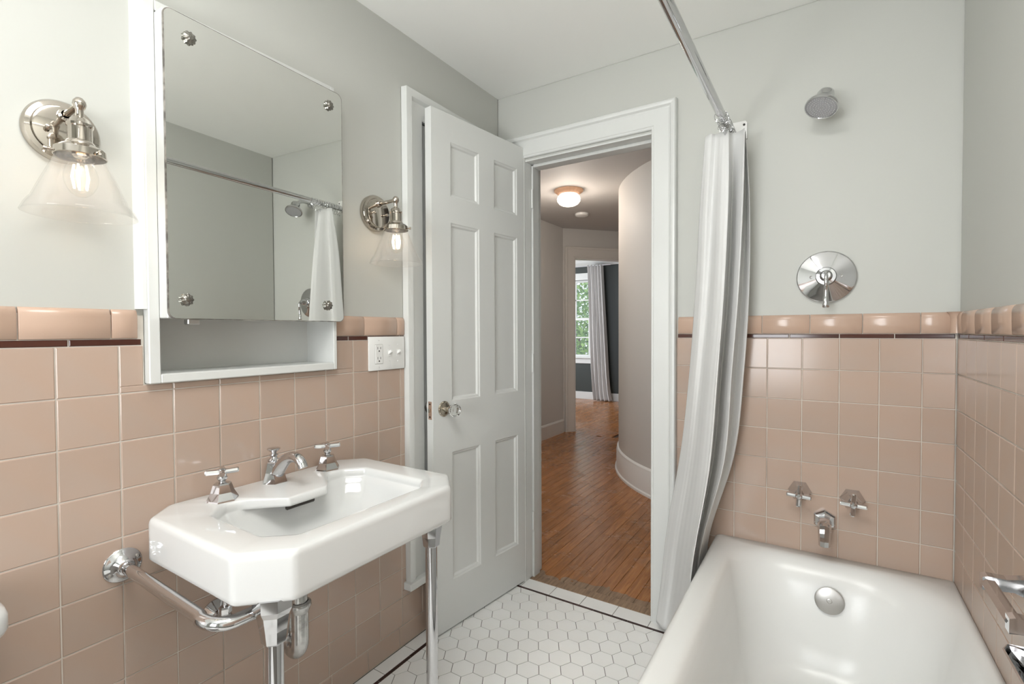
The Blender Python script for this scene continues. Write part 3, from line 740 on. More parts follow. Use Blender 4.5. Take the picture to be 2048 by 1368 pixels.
# faucet
def hexcone(bm, c, prof, n=6, rot=0.0):
    rg = []
    for r, h in prof: rg.append([bm.verts.new((c[0]+r*math.cos(2*PI*k/n+rot), c[1]+r*math.sin(2*PI*k/n+rot), c[2]+h)) for k in range(n)])
    rings_to_faces(bm, rg, True, True)
def octbar(bm, p, q, r, n=8):
    p, q = Vector(p), Vector(q); d = (q-p).normalized()
    tube(bm, [p, p+d*0.003, q-d*0.003, q], [r*0.8, r, r, r*0.8], n)
def sink_handle(x, y, rot, label):
    t = empty('sink_tap', (x, y, SZ), label, 'faucet', 'cross handles of the sink')
    bm = BM(); hexcone(bm, (x, y, SZ), [(0.0375, 0.0005), (0.0365, 0.004), (0.027, 0.021), (0.021, 0.040), (0.019, 0.043), (0.012, 0.0445)], 6, rot); adopt(t, obj('escutcheon', bm, M['chrome']))
    bm = BM(); lathe(bm, [(0.010, 0.043), (0.007, 0.047), (0.011, 0.052), (0.0125, 0.057), (0.009, 0.062)], (x, y, SZ), n=20, cap1=True); adopt(t, obj('stem', bm, M['chrome'], smooth=True))
    dv = Vector((x-1.352, y+2.009, 0)).normalized(); pv = Vector((dv.y, -dv.x, 0)); c = Vector((x, y, SZ+0.070))
    for d, L_ in ((pv, 0.037), (-pv, 0.037), (dv, 0.034), (-dv, 0.034)):
        bm = BM(); octbar(bm, c, c+d*L_+Vector((0, 0, 0.0015)), 0.0072); adopt(t, obj('cross_arm', bm, M['chrome']))
    bm = BM(); lathe(bm, [(0.010, 0.060), (0.0095, 0.077), (0.006, 0.080), (0.0005, 0.0805)], (x, y, SZ), n=16); adopt(t, obj('index_button', bm, M['chrome'], smooth=True))
sink_handle(0.080, -1.368, 0.3, 'chrome cross handle on hexagonal base, on the near end of the sink deck')
sink_handle(0.068, -1.050, 0.3, 'chrome cross handle on hexagonal base, on the far end of the sink deck')
sf = empty('faucet_spout', (0.048, -1.21, SZ), 'chrome sink faucet spout with lift knob between the two sink handles', 'faucet')
bm = BM(); hexcone(bm, (0.050, -1.21, SZ), [(0.036, 0.0005), (0.035, 0.004), (0.027, 0.028), (0.021, 0.055), (0.019, 0.058)], 6, 0.5); adopt(sf, obj('body', bm, M['chrome']))
pts = [Vector((0.055, -1.21, 0.808))]+bez((0.065, -1.21, 0.815), (0.105, -1.21, 0.870), (0.150, -1.21, 0.866), 8)+bez((0.150, -1.21, 0.866), (0.172, -1.21, 0.864), (0.180, -1.21, 0.842), 6)[1:]
bm = BM(); tube(bm, pts, [0.019]+[0.018-0.0005*i for i in range(9)]+[0.0135, 0.0135, 0.013, 0.013, 0.0125, 0.012], 20); adopt(sf, obj('spout', bm, M['chrome'], smooth=60))
bm = BM(); lathe(bm, [(0.013, 0.057), (0.016, 0.061), (0.011, 0.065), (0.008, 0.069), (0.012, 0.075), (0.006, 0.080)], (0.046, -1.21, SZ), n=24, cap1=True)
lathe(bm, [(0.006, 0.078), (0.008, 0.083), (0.015, 0.088), (0.018, 0.092), (0.016, 0.094), (0.0005, 0.0955)], (0.046, -1.21, SZ), n=28); adopt(sf, obj('lift_knob', bm, M['chrome'], smooth=True))

# drain trap
tp = empty('drain_trap', (0.2, -1.24, 0.45), 'old metal P-trap under the sink basin', 'pipe')
bm = BM(); tube(bm, [(0.235, -1.262, 0.66), (0.235, -1.262, 0.50)], 0.0185, 24); adopt(tp, obj('tailpiece', bm, M['worn'], smooth=50))
bm = BM(); lathe(bm, [(0.020, 0.523), (0.027, 0.520), (0.028, 0.513), (0.026, 0.509), (0.023, 0.500), (0.0215, 0.497)], (0.235, -1.262, 0), n=32); adopt(tp, obj('slip_nut', bm, M['worn'], smooth=50))
u0, u1 = Vector((0.235, -1.262, 0)), Vector((0.152, -1.246, 0)); mid = (u0+u1)/2; hw = (u1-u0)/2
pts = [u0+Vector((0, 0, 0.505)), u0+Vector((0, 0, 0.44))]+[mid-hw*math.cos(a)+Vector((0, 0, 0.425-hw.length*1.0*math.sin(a))) for a in [PI*k/14 for k in range(15)]]+[u1+Vector((0, 0, 0.455))]
bm = BM(); tube(bm, pts, 0.0205, 24); adopt(tp, obj('trap_bend', bm, M['worn'], smooth=60))
bm = BM(); lathe(bm, [(0.021, 0.452), (0.026, 0.456), (0.026, 0.468), (0.021, 0.472)], (u1.x, u1.y, 0), n=32); adopt(tp, obj('slip_nut', bm, M['worn'], smooth=50))
bm = BM(); tube(bm, [u1+Vector((0, 0, 0.45)), u1+Vector((0, 0, 0.49))]+bez(u1+Vector((0, 0, 0.49)), u1+Vector((-0.002, 0, 0.525)), u1+Vector((-0.04, 0, 0.53)), 8)[1:]+[Vector((0.004, u1.y, 0.530))], 0.0175, 20); adopt(tp, obj('waste_arm', bm, M['worn'], smooth=60))

# supply valves
def supply(y, z, label, group='supply valves under the sink'):
    t = empty('supply_valve', (0.0, y, z), label, 'valve', group)
    bm = BM(); lathe(bm, [(0.036, 0.0), (0.036, 0.003), (0.028, 0.008), (0.016, 0.016), (0.014, 0.018)], (0, y, z), (1, 0, 0), 32, cap1=True); adopt(t, obj('flange', bm, M['chrome'], smooth=True))
    bm = BM(); tube(bm, [(0.01, y, z), (0.05, y, z)], 0.012, 18); lathe(bm, [(0.0005, -0.017), (0.012, -0.014), (0.018, -0.004), (0.018, 0.006), (0.012, 0.014), (0.010, 0.018)], (0.052, y, z), n=24); adopt(t, obj('valve_body', bm, M['chrome'], smooth=True))
    bm = BM(); hexcone(bm, (0.052, y, z), [(0.014, 0.014), (0.0155, 0.017), (0.0155, 0.030), (0.012, 0.034)], 6); adopt(t, obj('compression_nut', bm, M['chrome']))
    bm = BM(); tube(bm, [(0.052, y, z+0.03), (0.055, y, z+0.10), (0.075, y+0.005, 0.70)], 0.0055, 12); adopt(t, obj('supply_tube', bm, M['chrome'], smooth=True))
    bm = BM(); lathe(bm, [(0.006, 0.012), (0.006, 0.030), (0.016, 0.032), (0.017, 0.042), (0.014, 0.046), (0.0005, 0.047)], (0.052, y, z), (0.75, 0.6, 0), 20); adopt(t, obj('valve_handle', bm, M['chrome'], smooth=50))
supply(-1.352, 0.465, 'chrome supply valve with wall flange seen above the bend of the towel bar')
supply(-1.09, 0.465, 'chrome supply valve hidden behind the sink and its trap')

# ---------------------------------------------------------------- bathtub
TX0, TX1, TY0, TY1, TZ = 1.0, W-0.001, -1.53, -0.001, 0.421
def rr(bm, x0, x1, y0, y1, r, z, n=10):
    r4 = r if isinstance(r, tuple) else (r,)*4
    out = []
    for (cx, cy, a0, k) in ((1, 1, 0, 0), (0, 1, PI/2, 1), (0, 0, PI, 2), (1, 0, 1.5*PI, 3)):
        R_ = r4[k]; X = x1-R_ if cx else x0+R_; Y = y1-R_ if cy else y0+R_
        for i in range(n+1):
            a = a0+i/n*PI/2; out.append((X+R_*math.cos(a), Y+R_*math.sin(a)))
    # resample straight sides so that shading stays even
    pts = []
    for i in range(len(out)):
        a, b = Vector(out[i]), Vector(out[(i+1) % len(out)]); pts.append(a)
        if i % (n+1) == n:
            for k in range(1, 8): pts.append(a.lerp(b, k/8))
    return [bm.verts.new((p.x, p.y, z)) for p in pts]
bm = BM(); rg = []
e = 0.004
for z, ins in ((0.0, 0.02), (0.36, 0.018), (0.375, 0.010), (0.385, 0.002), (0.40, 0.0), (0.412, 0.003), (0.419, 0.010), (0.4215, 0.020)):
    rg.append(rr(bm, TX0+ins, TX1, TY0, TY1, e+ins*0.5, z))
for x0, x1, y0, y1, r, z in (
    (1.060, 1.682, -1.43, -0.052, (0.17, 0.12, 0.12, 0.17), 0.4215), (1.072, 1.674, -1.42, -0.062, (0.19, 0.13, 0.13, 0.17), 0.4185),
    (1.082, 1.666, -1.41, -0.072, (0.20, 0.14, 0.13, 0.17), 0.411), (1.089, 1.658, -1.395, -0.084, (0.205, 0.14, 0.13, 0.17), 0.399),
    (1.096, 1.650, -1.38, -0.098, (0.21, 0.145, 0.13, 0.17), 0.380), (1.105, 1.638, -1.36, -0.115, (0.21, 0.15, 0.13, 0.17), 0.34),
    (1.118, 1.620, -1.31, -0.135, (0.205, 0.155, 0.13, 0.17), 0.26), (1.130, 1.604, -1.25, -0.150, (0.20, 0.16, 0.13, 0.17), 0.18),
    (1.145, 1.585, -1.19, -0.168, (0.19, 0.16, 0.13, 0.16), 0.12), (1.170, 1.560, -1.14, -0.20, (0.17, 0.15, 0.12, 0.15), 0.085), (1.21, 1.52, -1.08, -0.25, (0.14, 0.13, 0.1, 0.12), 0.07), (1.30, 1.43, -0.9, -0.4, (0.05, 0.05, 0.05, 0.05), 0.064)):
    rg.append(rr(bm, x0, x1, y0, y1, r, z))
rings_to_faces(bm, rg, True, True)
tub = obj('bathtub', bm, M['tub'], smooth='all'); tag(tub, 'white enamelled built-in bathtub along the right tiled wall', 'bathtub')
bm = BM(); nrm = Vector((0, -0.985, 0.17)).normalized(); pc = Vector((1.371, -0.128, 0.325))
lathe(bm, [(0.040, -0.002), (0.0415, 0.003), (0.041, 0.006), (0.036, 0.008), (0.008, 0.0085), (0.0075, 0.0105), (0.0055, 0.011), (0.005, 0.009), (0.0005, 0.009)], pc, nrm, 48); ovp = obj('overflow_plate', bm, M['satin'], tub, smooth=50)

# bath fittings on the tiled wall
def bath_handle(x, z, rot, label):
    t = empty('bath_tap', (x, 0, z), label, 'faucet', 'cross handles over the tub')
    bm = BM(); rg = []
    for r, h in ((0.037, 0.0), (0.0365, 0.003), (0.026, 0.022), (0.015, 0.040), (0.011, 0.043)):
        rg.append([bm.verts.new((x+r*math.cos(2*PI*k/6+rot), -h, z+r*math.sin(2*PI*k/6+rot))) for k in range(6)])
    rings_to_faces(bm, rg, True, True); adopt(t, obj('escutcheon', bm, M['chrome']))
    bm = BM(); tube(bm, [(x, -0.04, z), (x, -0.066, z)], 0.010, 16); adopt(t, obj('stem', bm, M['chrome'], smooth=50))
    c = Vector((x, -0.068, z)); a0 = -0.06 if rot < 0.1 else 0.12
    for k in range(4):
        a = a0+k*PI/2; d = Vector((math.cos(a), 0, math.sin(a))); bm = BM(); octbar(bm, c, c+d*0.037, 0.0075); adopt(t, obj('cross_arm', bm, M['chrome']))
    bm = BM(); lathe(bm, [(0.011, 0.060), (0.011, 0.075), (0.0075, 0.080), (0.0005, 0.081)], (x, 0, z), (0, -1, 0), 18); adopt(t, obj('index_button', bm, M['chrome'], smooth=True))
bath_handle(1.281, 0.634, 0.0, 'chrome cross handle on the wall above the tub, left of the spout')
bath_handle(1.435, 0.631, 0.0, 'chrome cross handle on the wall above the tub, right of the spout')
ts = empty('tub_spout', (1.356, 0, 0.547), 'faceted chrome tub spout with hexagonal flange below the two bath handles', 'faucet')
bm = BM(); rg = []
for r, h in ((0.036, 0.0), (0.036, 0.014), (0.031, 0.020), (0.022, 0.021)):
    rg.append([bm.verts.new((1.356+r*math.cos(2*PI*k/6+PI/6), -h, 0.547+r*math.sin(2*PI*k/6+PI/6))) for k in range(6)])
rings_to_faces(bm, rg, True, True); adopt(ts, obj('flange', bm, M['chrome']))
bm = BM(); tube(bm, [(1.356, -0.015, 0.547), (1.356, -0.070, 0.545)]+[Vector(p) for p in bez((1.356, -0.070, 0.545), (1.356, -0.102, 0.543), (1.356, -0.104, 0.508), 6)[1:]]+[(1.356, -0.104, 0.492)], [0.021, 0.020, 0.0195, 0.019, 0.0185, 0.018, 0.0175, 0.017, 0.0165], 8); adopt(ts, obj('spout', bm, M['chrome']))
bm = BM(); lathe(bm, [(0.0125, 0.4915), (0.0125, 0.500), (0.0005, 0.500)], (1.356, -0.104, 0), n=16); adopt(ts, obj('outlet', bm, M['black']))

vx, vz = 1.354, 1.386
sv = empty('shower_valve', (vx, 0.0, vz), 'round polished chrome shower valve plate with a lever handle', 'valve')
bm = BM(); lathe(bm, [(0.088, 0.006), (0.0885, -0.003), (0.087, -0.0065), (0.0845, -0.0072), (0.066, -0.0112), (0.045, -0.0165), (0.031, -0.020)][::1], (vx, 0, vz), (0, 1, 0), 72); adopt(sv, obj('escutcheon', bm, M['chrome'], smooth=60))
bm = BM(); lathe(bm, [(0.0305, 0.018), (0.0305, 0.036), (0.028, 0.040), (0.019, 0.041), (0.018, 0.056), (0.015, 0.060), (0.0145, 0.070), (0.012, 0.073), (0.0005, 0.074)], (vx, 0, vz), (0, -1, 0), 40); adopt(sv, obj('hub', bm, M['chrome'], smooth=40))
bm = BM(); tube(bm, [(vx, -0.060, vz+0.004), (vx, -0.082, vz-0.004), (vx, -0.086, vz-0.018), (vx, -0.083, vz-0.032), (vx, -0.083, vz-0.034), (vx, -0.083, vz-0.036), (vx, -0.082, vz-0.060), (vx, -0.080, vz-0.092), (vx, -0.080, vz-0.094), (vx, -0.0795, vz-0.099), (vx, -0.079, vz-0.105), (vx, -0.079, vz-0.108)],
    [0.006, 0.0062, 0.0062, 0.006, 0.0075, 0.0062, 0.0068, 0.0085, 0.0095, 0.0105, 0.0105, 0.0085], 20); adopt(sv, obj('lever', bm, M['chrome'], smooth=50))
for s in (-1, 1):
    bm = BM(); lathe(bm, [(0.0045, 0.013), (0.0055, 0.0165), (0.0045, 0.0180), (0.0012, 0.0165), (0.0005, 0.0165)], (vx+s*0.043, 0, vz), (0, -1, 0), 16); adopt(sv, obj('screw', bm, M['satin'], smooth=True))
bm = BM(); box(bm, (vx-0.007, -0.0092, vz+0.0655), (vx+0.007, -0.0086, vz+0.0685)); adopt(sv, obj('engraved_mark', bm, M['darkiron']))

sh = empty('shower', (1.345, 0, 1.995), 'round chrome shower head on a bent arm high on the back wall', 'shower')
fc = Vector((1.337, -0.128, 1.920)); fd = Vector((-0.22, -0.42, -0.88)).normalized()
bm = BM(); lathe(bm, [(0.0005, -0.066), (0.016, -0.065), (0.023, -0.060), (0.0255, -0.052), (0.0255, -0.036), (0.0275, -0.033), (0.031, -0.028), (0.040, -0.017), (0.0475, -0.007), (0.0485, 0.0), (0.0475, 0.003), (0.0445, 0.003), (0.0435, 0.001)], fc, fd, 56); adopt(sh, obj('bell', bm, M['chrome'], smooth=50))
bm = BM(); lathe(bm, [(0.0437, 0.0005), (0.0005, 0.002)], fc, fd, 48); fp = obj('spray_face', bm, M['face'], smooth=True); adopt(sh, fp)
nz = mat('spray_nozzle', (0.62, 0.62, 0.62), 0.5); x_, y_, a_ = frame_at(fd); bm = BM()
for k in range(1, 6):
    n_ = k*7
    for i in range(n_):
        t = 2*PI*i/n_+k*0.4; p = fc+fd*0.0015+(x_*math.cos(t)+y_*math.sin(t))*k*0.0077
        lathe(bm, [(0.0011, 0.0), (0.0009, 0.0014)], p, fd, 5, cap1=True)
nzo = obj('spray_nozzles', bm, nz); adopt(sh, nzo)
bp_ = fc-fd*0.055
bm = BM(); tube(bm, [(1.345, 0.004, 1.995), (1.345, -0.035, 1.998)]+bez((1.345, -0.035, 1.998), (1.345, -0.075, 1.998), bp_, 8)[1:], 0.0105, 18); adopt(sh, obj('arm', bm, M['chrome'], smooth=60))
bm = BM(); lathe(bm, [(0.026, -0.004), (0.026, 0.003), (0.016, 0.010), (0.011, 0.011)], (1.345, 0, 1.995), (0, -1, 0), 32); adopt(sh, obj('flange', bm, M['chrome'], smooth=True))

# ---------------------------------------------------------------- shower rod, rings, curtain
RX, RZ = 1.055, 1.923
rod = empty('curtain_rod', (RX, -1.3, RZ), 'long chrome shower curtain rod running over the tub edge', 'rod')
bm = BM(); tube(bm, [(RX, -0.004, RZ), (RX, RW+0.004, RZ)], 0.0142, 28); adopt(rod, obj('rod', bm, M['chrome'], smooth=50))
for yb, s in ((0.0, -1), (RW, 1)):
    bm = BM(); y0, y1 = sorted((yb+0.006*(-s)*(yb == 0), yb+s*0.004)); 
    prism(bm, [(RX-0.046, RZ-0.012), (RX+0.050, RZ-0.012), (RX+0.050, RZ+0.046), (RX+0.044, RZ+0.054), (RX-0.040, RZ+0.054), (RX-0.046, RZ+0.046)], y0, y1, 'y')
    tube(bm, [(RX, yb, RZ), (RX, yb+s*0.03, RZ)], 0.018, 24)
    br = obj('wall_bracket', bm, M['plastic']); adopt(rod, br)
    for dx in (-0.036, 0.040):
        for dz in (0.002, 0.040):
            bm = BM(); lathe(bm, [(0.0045, 0.003), (0.004, 0.006), (0.0005, 0.007)], (RX+dx, yb, RZ+dz), (0, s, 0), 10); adopt(rod, obj('screw', bm, M['darkiron'], smooth=True))
def curtain_ring(y, tilt, first=None):
    if first:
        r = first.copy(); COL.objects.link(r); r.location = (RX, y, RZ); r.rotation_euler = (0, tilt*0.3, tilt)
        return r
    bm = BM(); pts = []
    for k in range(24):
        a = -PI*0.42+2*PI*0.92*k/23; pts.append((0.021*math.cos(a), 0.001*k/23, 0.021*math.sin(a)-0.004))
    pts += [(0.006, 0.002, -0.034), (0.0, 0.002, -0.042), (-0.004, 0.002, -0.047), (-0.007, 0.002, -0.044), (-0.006, 0.002, -0.039)]
    tube(bm, pts, 0.0011, 8)
    r = obj('curtain_ring', bm, M['chrome'], smooth=True); r.location = (RX, y, RZ); r.rotation_euler = (0, tilt*0.3, tilt)
    tag(r, 'chrome wire hook on the rod above the bunched shower curtain', 'curtain hook', 'shower curtain hooks')
    return r
r0 = curtain_ring(-0.235, 0.35); r0['label'] = 'chrome wire hook nearest to the camera, a little apart from the other hooks'
r0.pop('group', None) if hasattr(r0, 'pop') else None
first = None
for k in range(11):
    y = -0.212+k*0.0165; tl = random.uniform(-0.5, 0.5)
    if first is None:
        first = curtain_ring(y, tl, r0); first['label'] = 'chrome wire hook in the bunch above the shower curtain'; first['group'] = 'shower curtain hooks'
    else: curtain_ring(y, tl, first)
# curtain: fold columns (x, y) at heights
cz = [1.893, 1.65, 1.35, 1.05, 0.75, 0.43, 0.20, 0.03]
cols = [
 [(0.989, -0.155), (0.966, -0.13), (0.95, -0.12), (0.927, -0.11), (0.892, -0.09), (0.835, -0.065), (0.808, -0.055), (0.787, -0.05)],
 [(1.009, -0.165), (0.994, -0.165), (0.98, -0.16), (0.958, -0.155), (0.927, -0.14), (0.871, -0.11), (0.841, -0.09), (0.819, -0.08)],
 [(1.025, -0.155), (1.014, -0.155), (1.002, -0.16), (0.983, -0.17), (0.958, -0.18), (0.904, -0.15), (0.873, -0.12), (0.849, -0.1)],
 [(1.048, -0.17), (1.047, -0.2), (1.038, -0.22), (1.021, -0.24), (1.0, -0.26), (0.957, -0.26), (0.929, -0.24), (0.91, -0.23)],
 [(1.068, -0.172), (1.073, -0.21), (1.067, -0.245), (1.053, -0.28), (1.035, -0.31), (0.989, -0.345), (0.98, -0.35), (0.965, -0.35)],
 [(1.062, -0.16), (1.065, -0.19), (1.059, -0.225), (1.045, -0.26), (1.026, -0.29), (0.985, -0.325), (0.971, -0.33), (0.955, -0.33)],
 [(1.076, -0.135), (1.068, -0.1), (1.058, -0.11), (1.037, -0.12), (1.014, -0.13), (0.970, -0.19), (0.957, -0.2), (0.94, -0.2)],
 [(1.1, -0.14), (1.097, -0.15), (1.086, -0.16), (1.067, -0.17), (1.045, -0.18), (0.985, -0.21), (0.975, -0.2), (0.959, -0.2)],
 [(1.117, -0.16), (1.114, -0.17), (1.103, -0.18), (1.084, -0.19), (1.063, -0.2), (0.989, -0.215), (0.985, -0.2), (0.971, -0.2)],
 [(1.11, -0.14), (1.106, -0.145), (1.095, -0.155), (1.075, -0.165), (1.053, -0.17), (0.984, -0.18), (0.976, -0.17), (0.959, -0.17)],
 [(1.108, -0.11), (1.106, -0.06), (1.098, -0.07), (1.079, -0.075), (1.054, -0.08), (0.985, -0.1), (0.973, -0.1), (0.956, -0.1)],
 [(1.116, -0.13), (1.126, -0.1), (1.126, -0.1), (1.109, -0.095), (1.077, -0.08), (0.989, -0.06), (0.979, -0.06), (0.961, -0.06)],
 [(1.10, -0.10), (1.112, -0.04), (1.112, -0.04), (1.095, -0.04), (1.063, -0.03), (0.982, -0.025), (0.966, -0.03), (0.948, -0.03)],
]
def crom(p, t):
    i = min(int(t), len(p)-2); f = t-i
    a, b, c, d = p[max(i-1, 0)], p[i], p[i+1], p[min(i+2, len(p)-1)]
    return tuple(0.5*((2*b[k])+(-a[k]+c[k])*f+(2*a[k]-5*b[k]+4*c[k]-d[k])*f*f+(-a[k]+3*b[k]-3*c[k]+d[k])*f**3) for k in range(len(b)))
def cloth(name, cols, zs, m, parent=None, nu=9, nv=7, amp=0.004, zbot=0.0):
    bm = BM(); colz = [[(c[i][0], c[i][1], zs[i]) for i in range(len(zs))] for c in cols]
    R_ = (len(zs)-1)*nv+1; Cn = (len(cols)-1)*nu+1; V = []
    rows_ = []
    for r in range(R_):
        t = r/nv; rows_.append([crom(c, min(t, len(zs)-1.0001)) for c in colz])
    for r in range(R_):
        line = []
        for c in range(Cn):
            x, y, z = crom(rows_[r], min(c/nu, len(cols)-1.0001))
            k = (c*1.7+math.sin(r*0.31)*1.2); lf = min(1, (R_-r)/8)*min(1, r/6+0.3)
            x += amp*0.5*math.sin(k)*lf; y += amp*0.5*math.cos(k*0.83+r*0.11)*lf
            line.append(bm.verts.new((x, y, z)))
        V.append(line)
    for r in range(R_-1):
        for c in range(Cn-1): bm.faces.new((V[r][c], V[r][c+1], V[r+1][c+1], V[r+1][c]))
    o = obj(name, bm, m, parent, smooth='all'); md = o.modifiers.new('thickness', 'SOLIDIFY'); md.thickness = 0.0015; md.offset = 0
    return o
sc = cloth('shower_curtain', cols, cz, M['curtain'], amp=0.0009)
tag(sc, 'white shower curtain bunched against the back wall and hanging outside the tub', 'curtain')

# ---------------------------------------------------------------- soap dish with grab bar on the right wall
gb = empty('soap_dish', (W, -0.80, 0.70), 'chrome soap dish with grab bar on the right tiled wall over the tub', 'soap dish')
bm = BM(); box(bm, (W-0.006, -1.010, 0.610), (W+0.001, -0.790, 0.760), 0.002); box(bm, (W-0.010, -1.000, 0.620), (W-0.005, -0.800, 0.750), 0.002); adopt(gb, obj('backplate', bm, M['chrome']))
for ya in (-0.722, -0.885):
    bm = BM(); s = 1 if ya > -0.8 else -1
    prism(bm, [(W-0.002, 0.742), (W-0.002, 0.690), (W-0.018, 0.700), (W-0.040, 0.708), (W-0.072, 0.704), (W-0.084, 0.702), (W-0.084, 0.727), (W-0.076, 0.730), (W-0.05, 0.730)], ya-0.011, ya+0.011, 'y'); adopt(gb, obj('bracket_arm', bm, M['chrome']))
bm = BM(); tube(bm, [(W-0.074, -0.728, 0.716), (W-0.074, -0.880, 0.716)], 0.0125, 6); adopt(gb, obj('grab_bar', bm, M['chrome']))
bm = BM(); rg = []
for z, k, yy0, yy1 in ((0.660, 1.0, -1.000, -0.835), (0.652, 0.96, -0.995, -0.842), (0.634, 0.75, -0.980, -0.857), (0.628, 0.5, -0.965, -0.87)):
    rg.append([bm.verts.new(p) for p in ((W-0.002, yy0, z), (W-0.075*k, yy0+0.01, z), (W-0.085*k, yy0+0.03, z), (W-0.085*k, yy1-0.03, z), (W-0.075*k, yy1-0.01, z), (W-0.002, yy1, z))])
rings_to_faces(bm, rg, False, True); o = obj('tray', bm, M['chrome']); md = o.modifiers.new('thickness', 'SOLIDIFY'); md.thickness = 0.003; adopt(gb, o)

# ---------------------------------------------------------------- toilet (only the tank lid's corner shows)
tl = empty('toilet', (0.3, -2.0, 0), 'white toilet at the left edge, only the corner of its tank lid showing', 'toilet')
def rrbox(bm, x0, x1, y0, y1, r, zs_):
    rg = []
    for z, i in zs_:
        ring = rr(bm, x0+i, x1-i, y0+i, y1-i, max(r-i, 0.004), z, 6); rg.append(ring)
    rings_to_faces(bm, rg, True, True)
bm = BM(); rrbox(bm, 0.012, 0.193, -2.23, -1.770, 0.035, [(0.685, 0.012), (0.690, 0.004), (0.698, 0.0), (0.722, 0.0), (0.733, 0.004), (0.739, 0.014)]); adopt(tl, obj('tank_lid', bm, M['porc'], smooth=60))
bm = BM(); rrbox(bm, 0.02, 0.185, -2.21, -1.815, 0.03, [(0.36, 0.03), (0.40, 0.008), (0.50, 0.0), (0.69, 0.0)]); adopt(tl, obj('tank', bm, M['porc'], smooth=60))
bm = BM(); rg = []
for z, a, b, cx in ((0.0, 0.20, 0.115, 0.36), (0.05, 0.18, 0.105, 0.36), (0.18, 0.16, 0.10, 0.37), (0.28, 0.20, 0.14, 0.40), (0.36, 0.245, 0.175, 0.43), (0.385, 0.25, 0.18, 0.43), (0.39, 0.24, 0.17, 0.43), (0.38, 0.19, 0.12, 0.43), (0.28, 0.13, 0.08, 0.43), (0.22, 0.05, 0.04, 0.43)):
    rg.append([bm.verts.new((cx+a*math.cos(2*PI*k/48), -2.012+b*math.sin(2*PI*k/48), z)) for k in range(48)])
rings_to_faces(bm, rg, True, True); adopt(tl, obj('bowl', bm, M['porc'], smooth='all'))
bm = BM(); rg = []
for z, s in ((0.392, 0.97), (0.398, 1.0), (0.412, 1.0), (0.418, 0.97)): rg.append([bm.verts.new((0.43+0.25*s*math.cos(2*PI*k/48), -2.012+0.182*s*math.sin(2*PI*k/48), z)) for k in range(48)])
rings_to_faces(bm, rg, True, True); adopt(tl, obj('seat', bm, M['plastic'], smooth=50))

# assumed rear window frame, added out of view around the rear fill light
bm = BM()
for lo, hi in (((0.35, RW-0.10, 0.65), (0.39, RW-0.02, 2.0)), ((1.21, RW-0.10, 0.65), (1.25, RW-0.02, 2.0)), ((0.39, RW-0.10, 0.65), (1.21, RW-0.02, 0.70)), ((0.39, RW-0.10, 1.95), (1.21, RW-0.02, 2.0)), ((0.39, RW-0.09, 1.31), (1.21, RW-0.03, 1.35)), ((0.79, RW-0.08, 0.70), (0.81, RW-0.04, 1.95))):
    box(bm, lo, hi, 0.002)
obj('added_rear_window', bm, M['trim'], kind='structure')

# ---------------------------------------------------------------- hall
HC = 2.42
def planks(parent, x0, x1, y0, y1, wd=0.0572, inside=None, lmin=0.7, lmax=1.5, ztop=0.0):
    x = x0
    while x < x1:
        y = y0-random.uniform(0, 0.9)
        while y < y1:
            L_ = random.uniform(lmin, lmax); a, b = max(y, y0), min(y+L_, y1)
            if b-a > 0.05 and (inside is None or inside(x+wd/2, a, b)):
                bm = BM(); g = 0.0005
                rg = []
                for i_, z in ((g, -0.008), (g, -0.0012), (g+0.0010, 0)):
                    rg.append([bm.verts.new(p) for p in ((-wd/2+i_, (a-b)/2+i_, z), (wd/2-i_, (a-b)/2+i_, z), (wd/2-i_, (b-a)/2-i_, z), (-wd/2+i_, (b-a)/2-i_, z))])
                rings_to_faces(bm, rg, cap1=True)
                obj('plank', bm, M['wood'], parent, loc=(x+wd/2, (a+b)/2, ztop+random.uniform(-0.0002, 0.0002)))
            y += L_
        x += wd
fh = slab('floor_hall', (-1.7, 0.0305, -0.06), (1.9, 6.25, -0.0085), mat('subfloor', (0.06, 0.03, 0.015), 0.9))
fb = slab('floor_bedroom', (-4.2, 3.0, -0.06), (-1.7, 6.25, -0.0085), mat('subfloor_bedroom', (0.06, 0.03, 0.015), 0.9))
def in_hall(x, a, b):
    if x > 0.76 and a < 0.2: pass
    # planks well inside the curved wall are never seen
    if min(math.hypot(x-1.11, a-2.61), math.hypot(x-1.11, b-2.61)) > 1.30: return x < 1.0
    if max(math.hypot(x-1.11, a-2.61), math.hypot(x-1.11, b-2.61)) < 1.30 and x > -0.1: return False
    if x < -0.2 and b < 0.9: return False
    return x < 1.0
planks(fh, -1.30, 0.9, 0.085, 3.25, inside=in_hall, lmin=0.9, lmax=1.8)
planks(fh, -1.30, -0.2, 3.25, 6.0, lmin=1.2, lmax=2.6, inside=lambda x, a, b: not (x > -0.7 and (a+b)/2 < 3.8))
planks(fb, -3.0, -1.30, 4.2, 6.0, lmin=1.2, lmax=2.4)
planks(fb, -3.0, -1.30, 3.0, 4.2, lmin=1.3, lmax=2.4)
bm = BM(); box(bm, (0.150, 0.0305, -0.05), (0.750, 0.0845, 0.0005), 0.002); sl = obj('threshold', bm, M['wood'], fh)
# hall shell
LWX = -1.27
slab('wall_hall_left', (LWX-0.1, 0.13, 0), (LWX, 3.24, HC), M['hallpaint'])
slab('wall_hall_near', (LWX-0.1, 0.131, 0), (-0.156, 0.20, HC), M['hallpaint'])
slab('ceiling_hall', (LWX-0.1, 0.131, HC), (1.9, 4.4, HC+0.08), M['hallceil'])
# wall behind the door wall, hall side face right of the door
slab('wall_hall_right', (1.82, 0.131, 0), (1.9, 4.4, HC), M['hallpaint'])
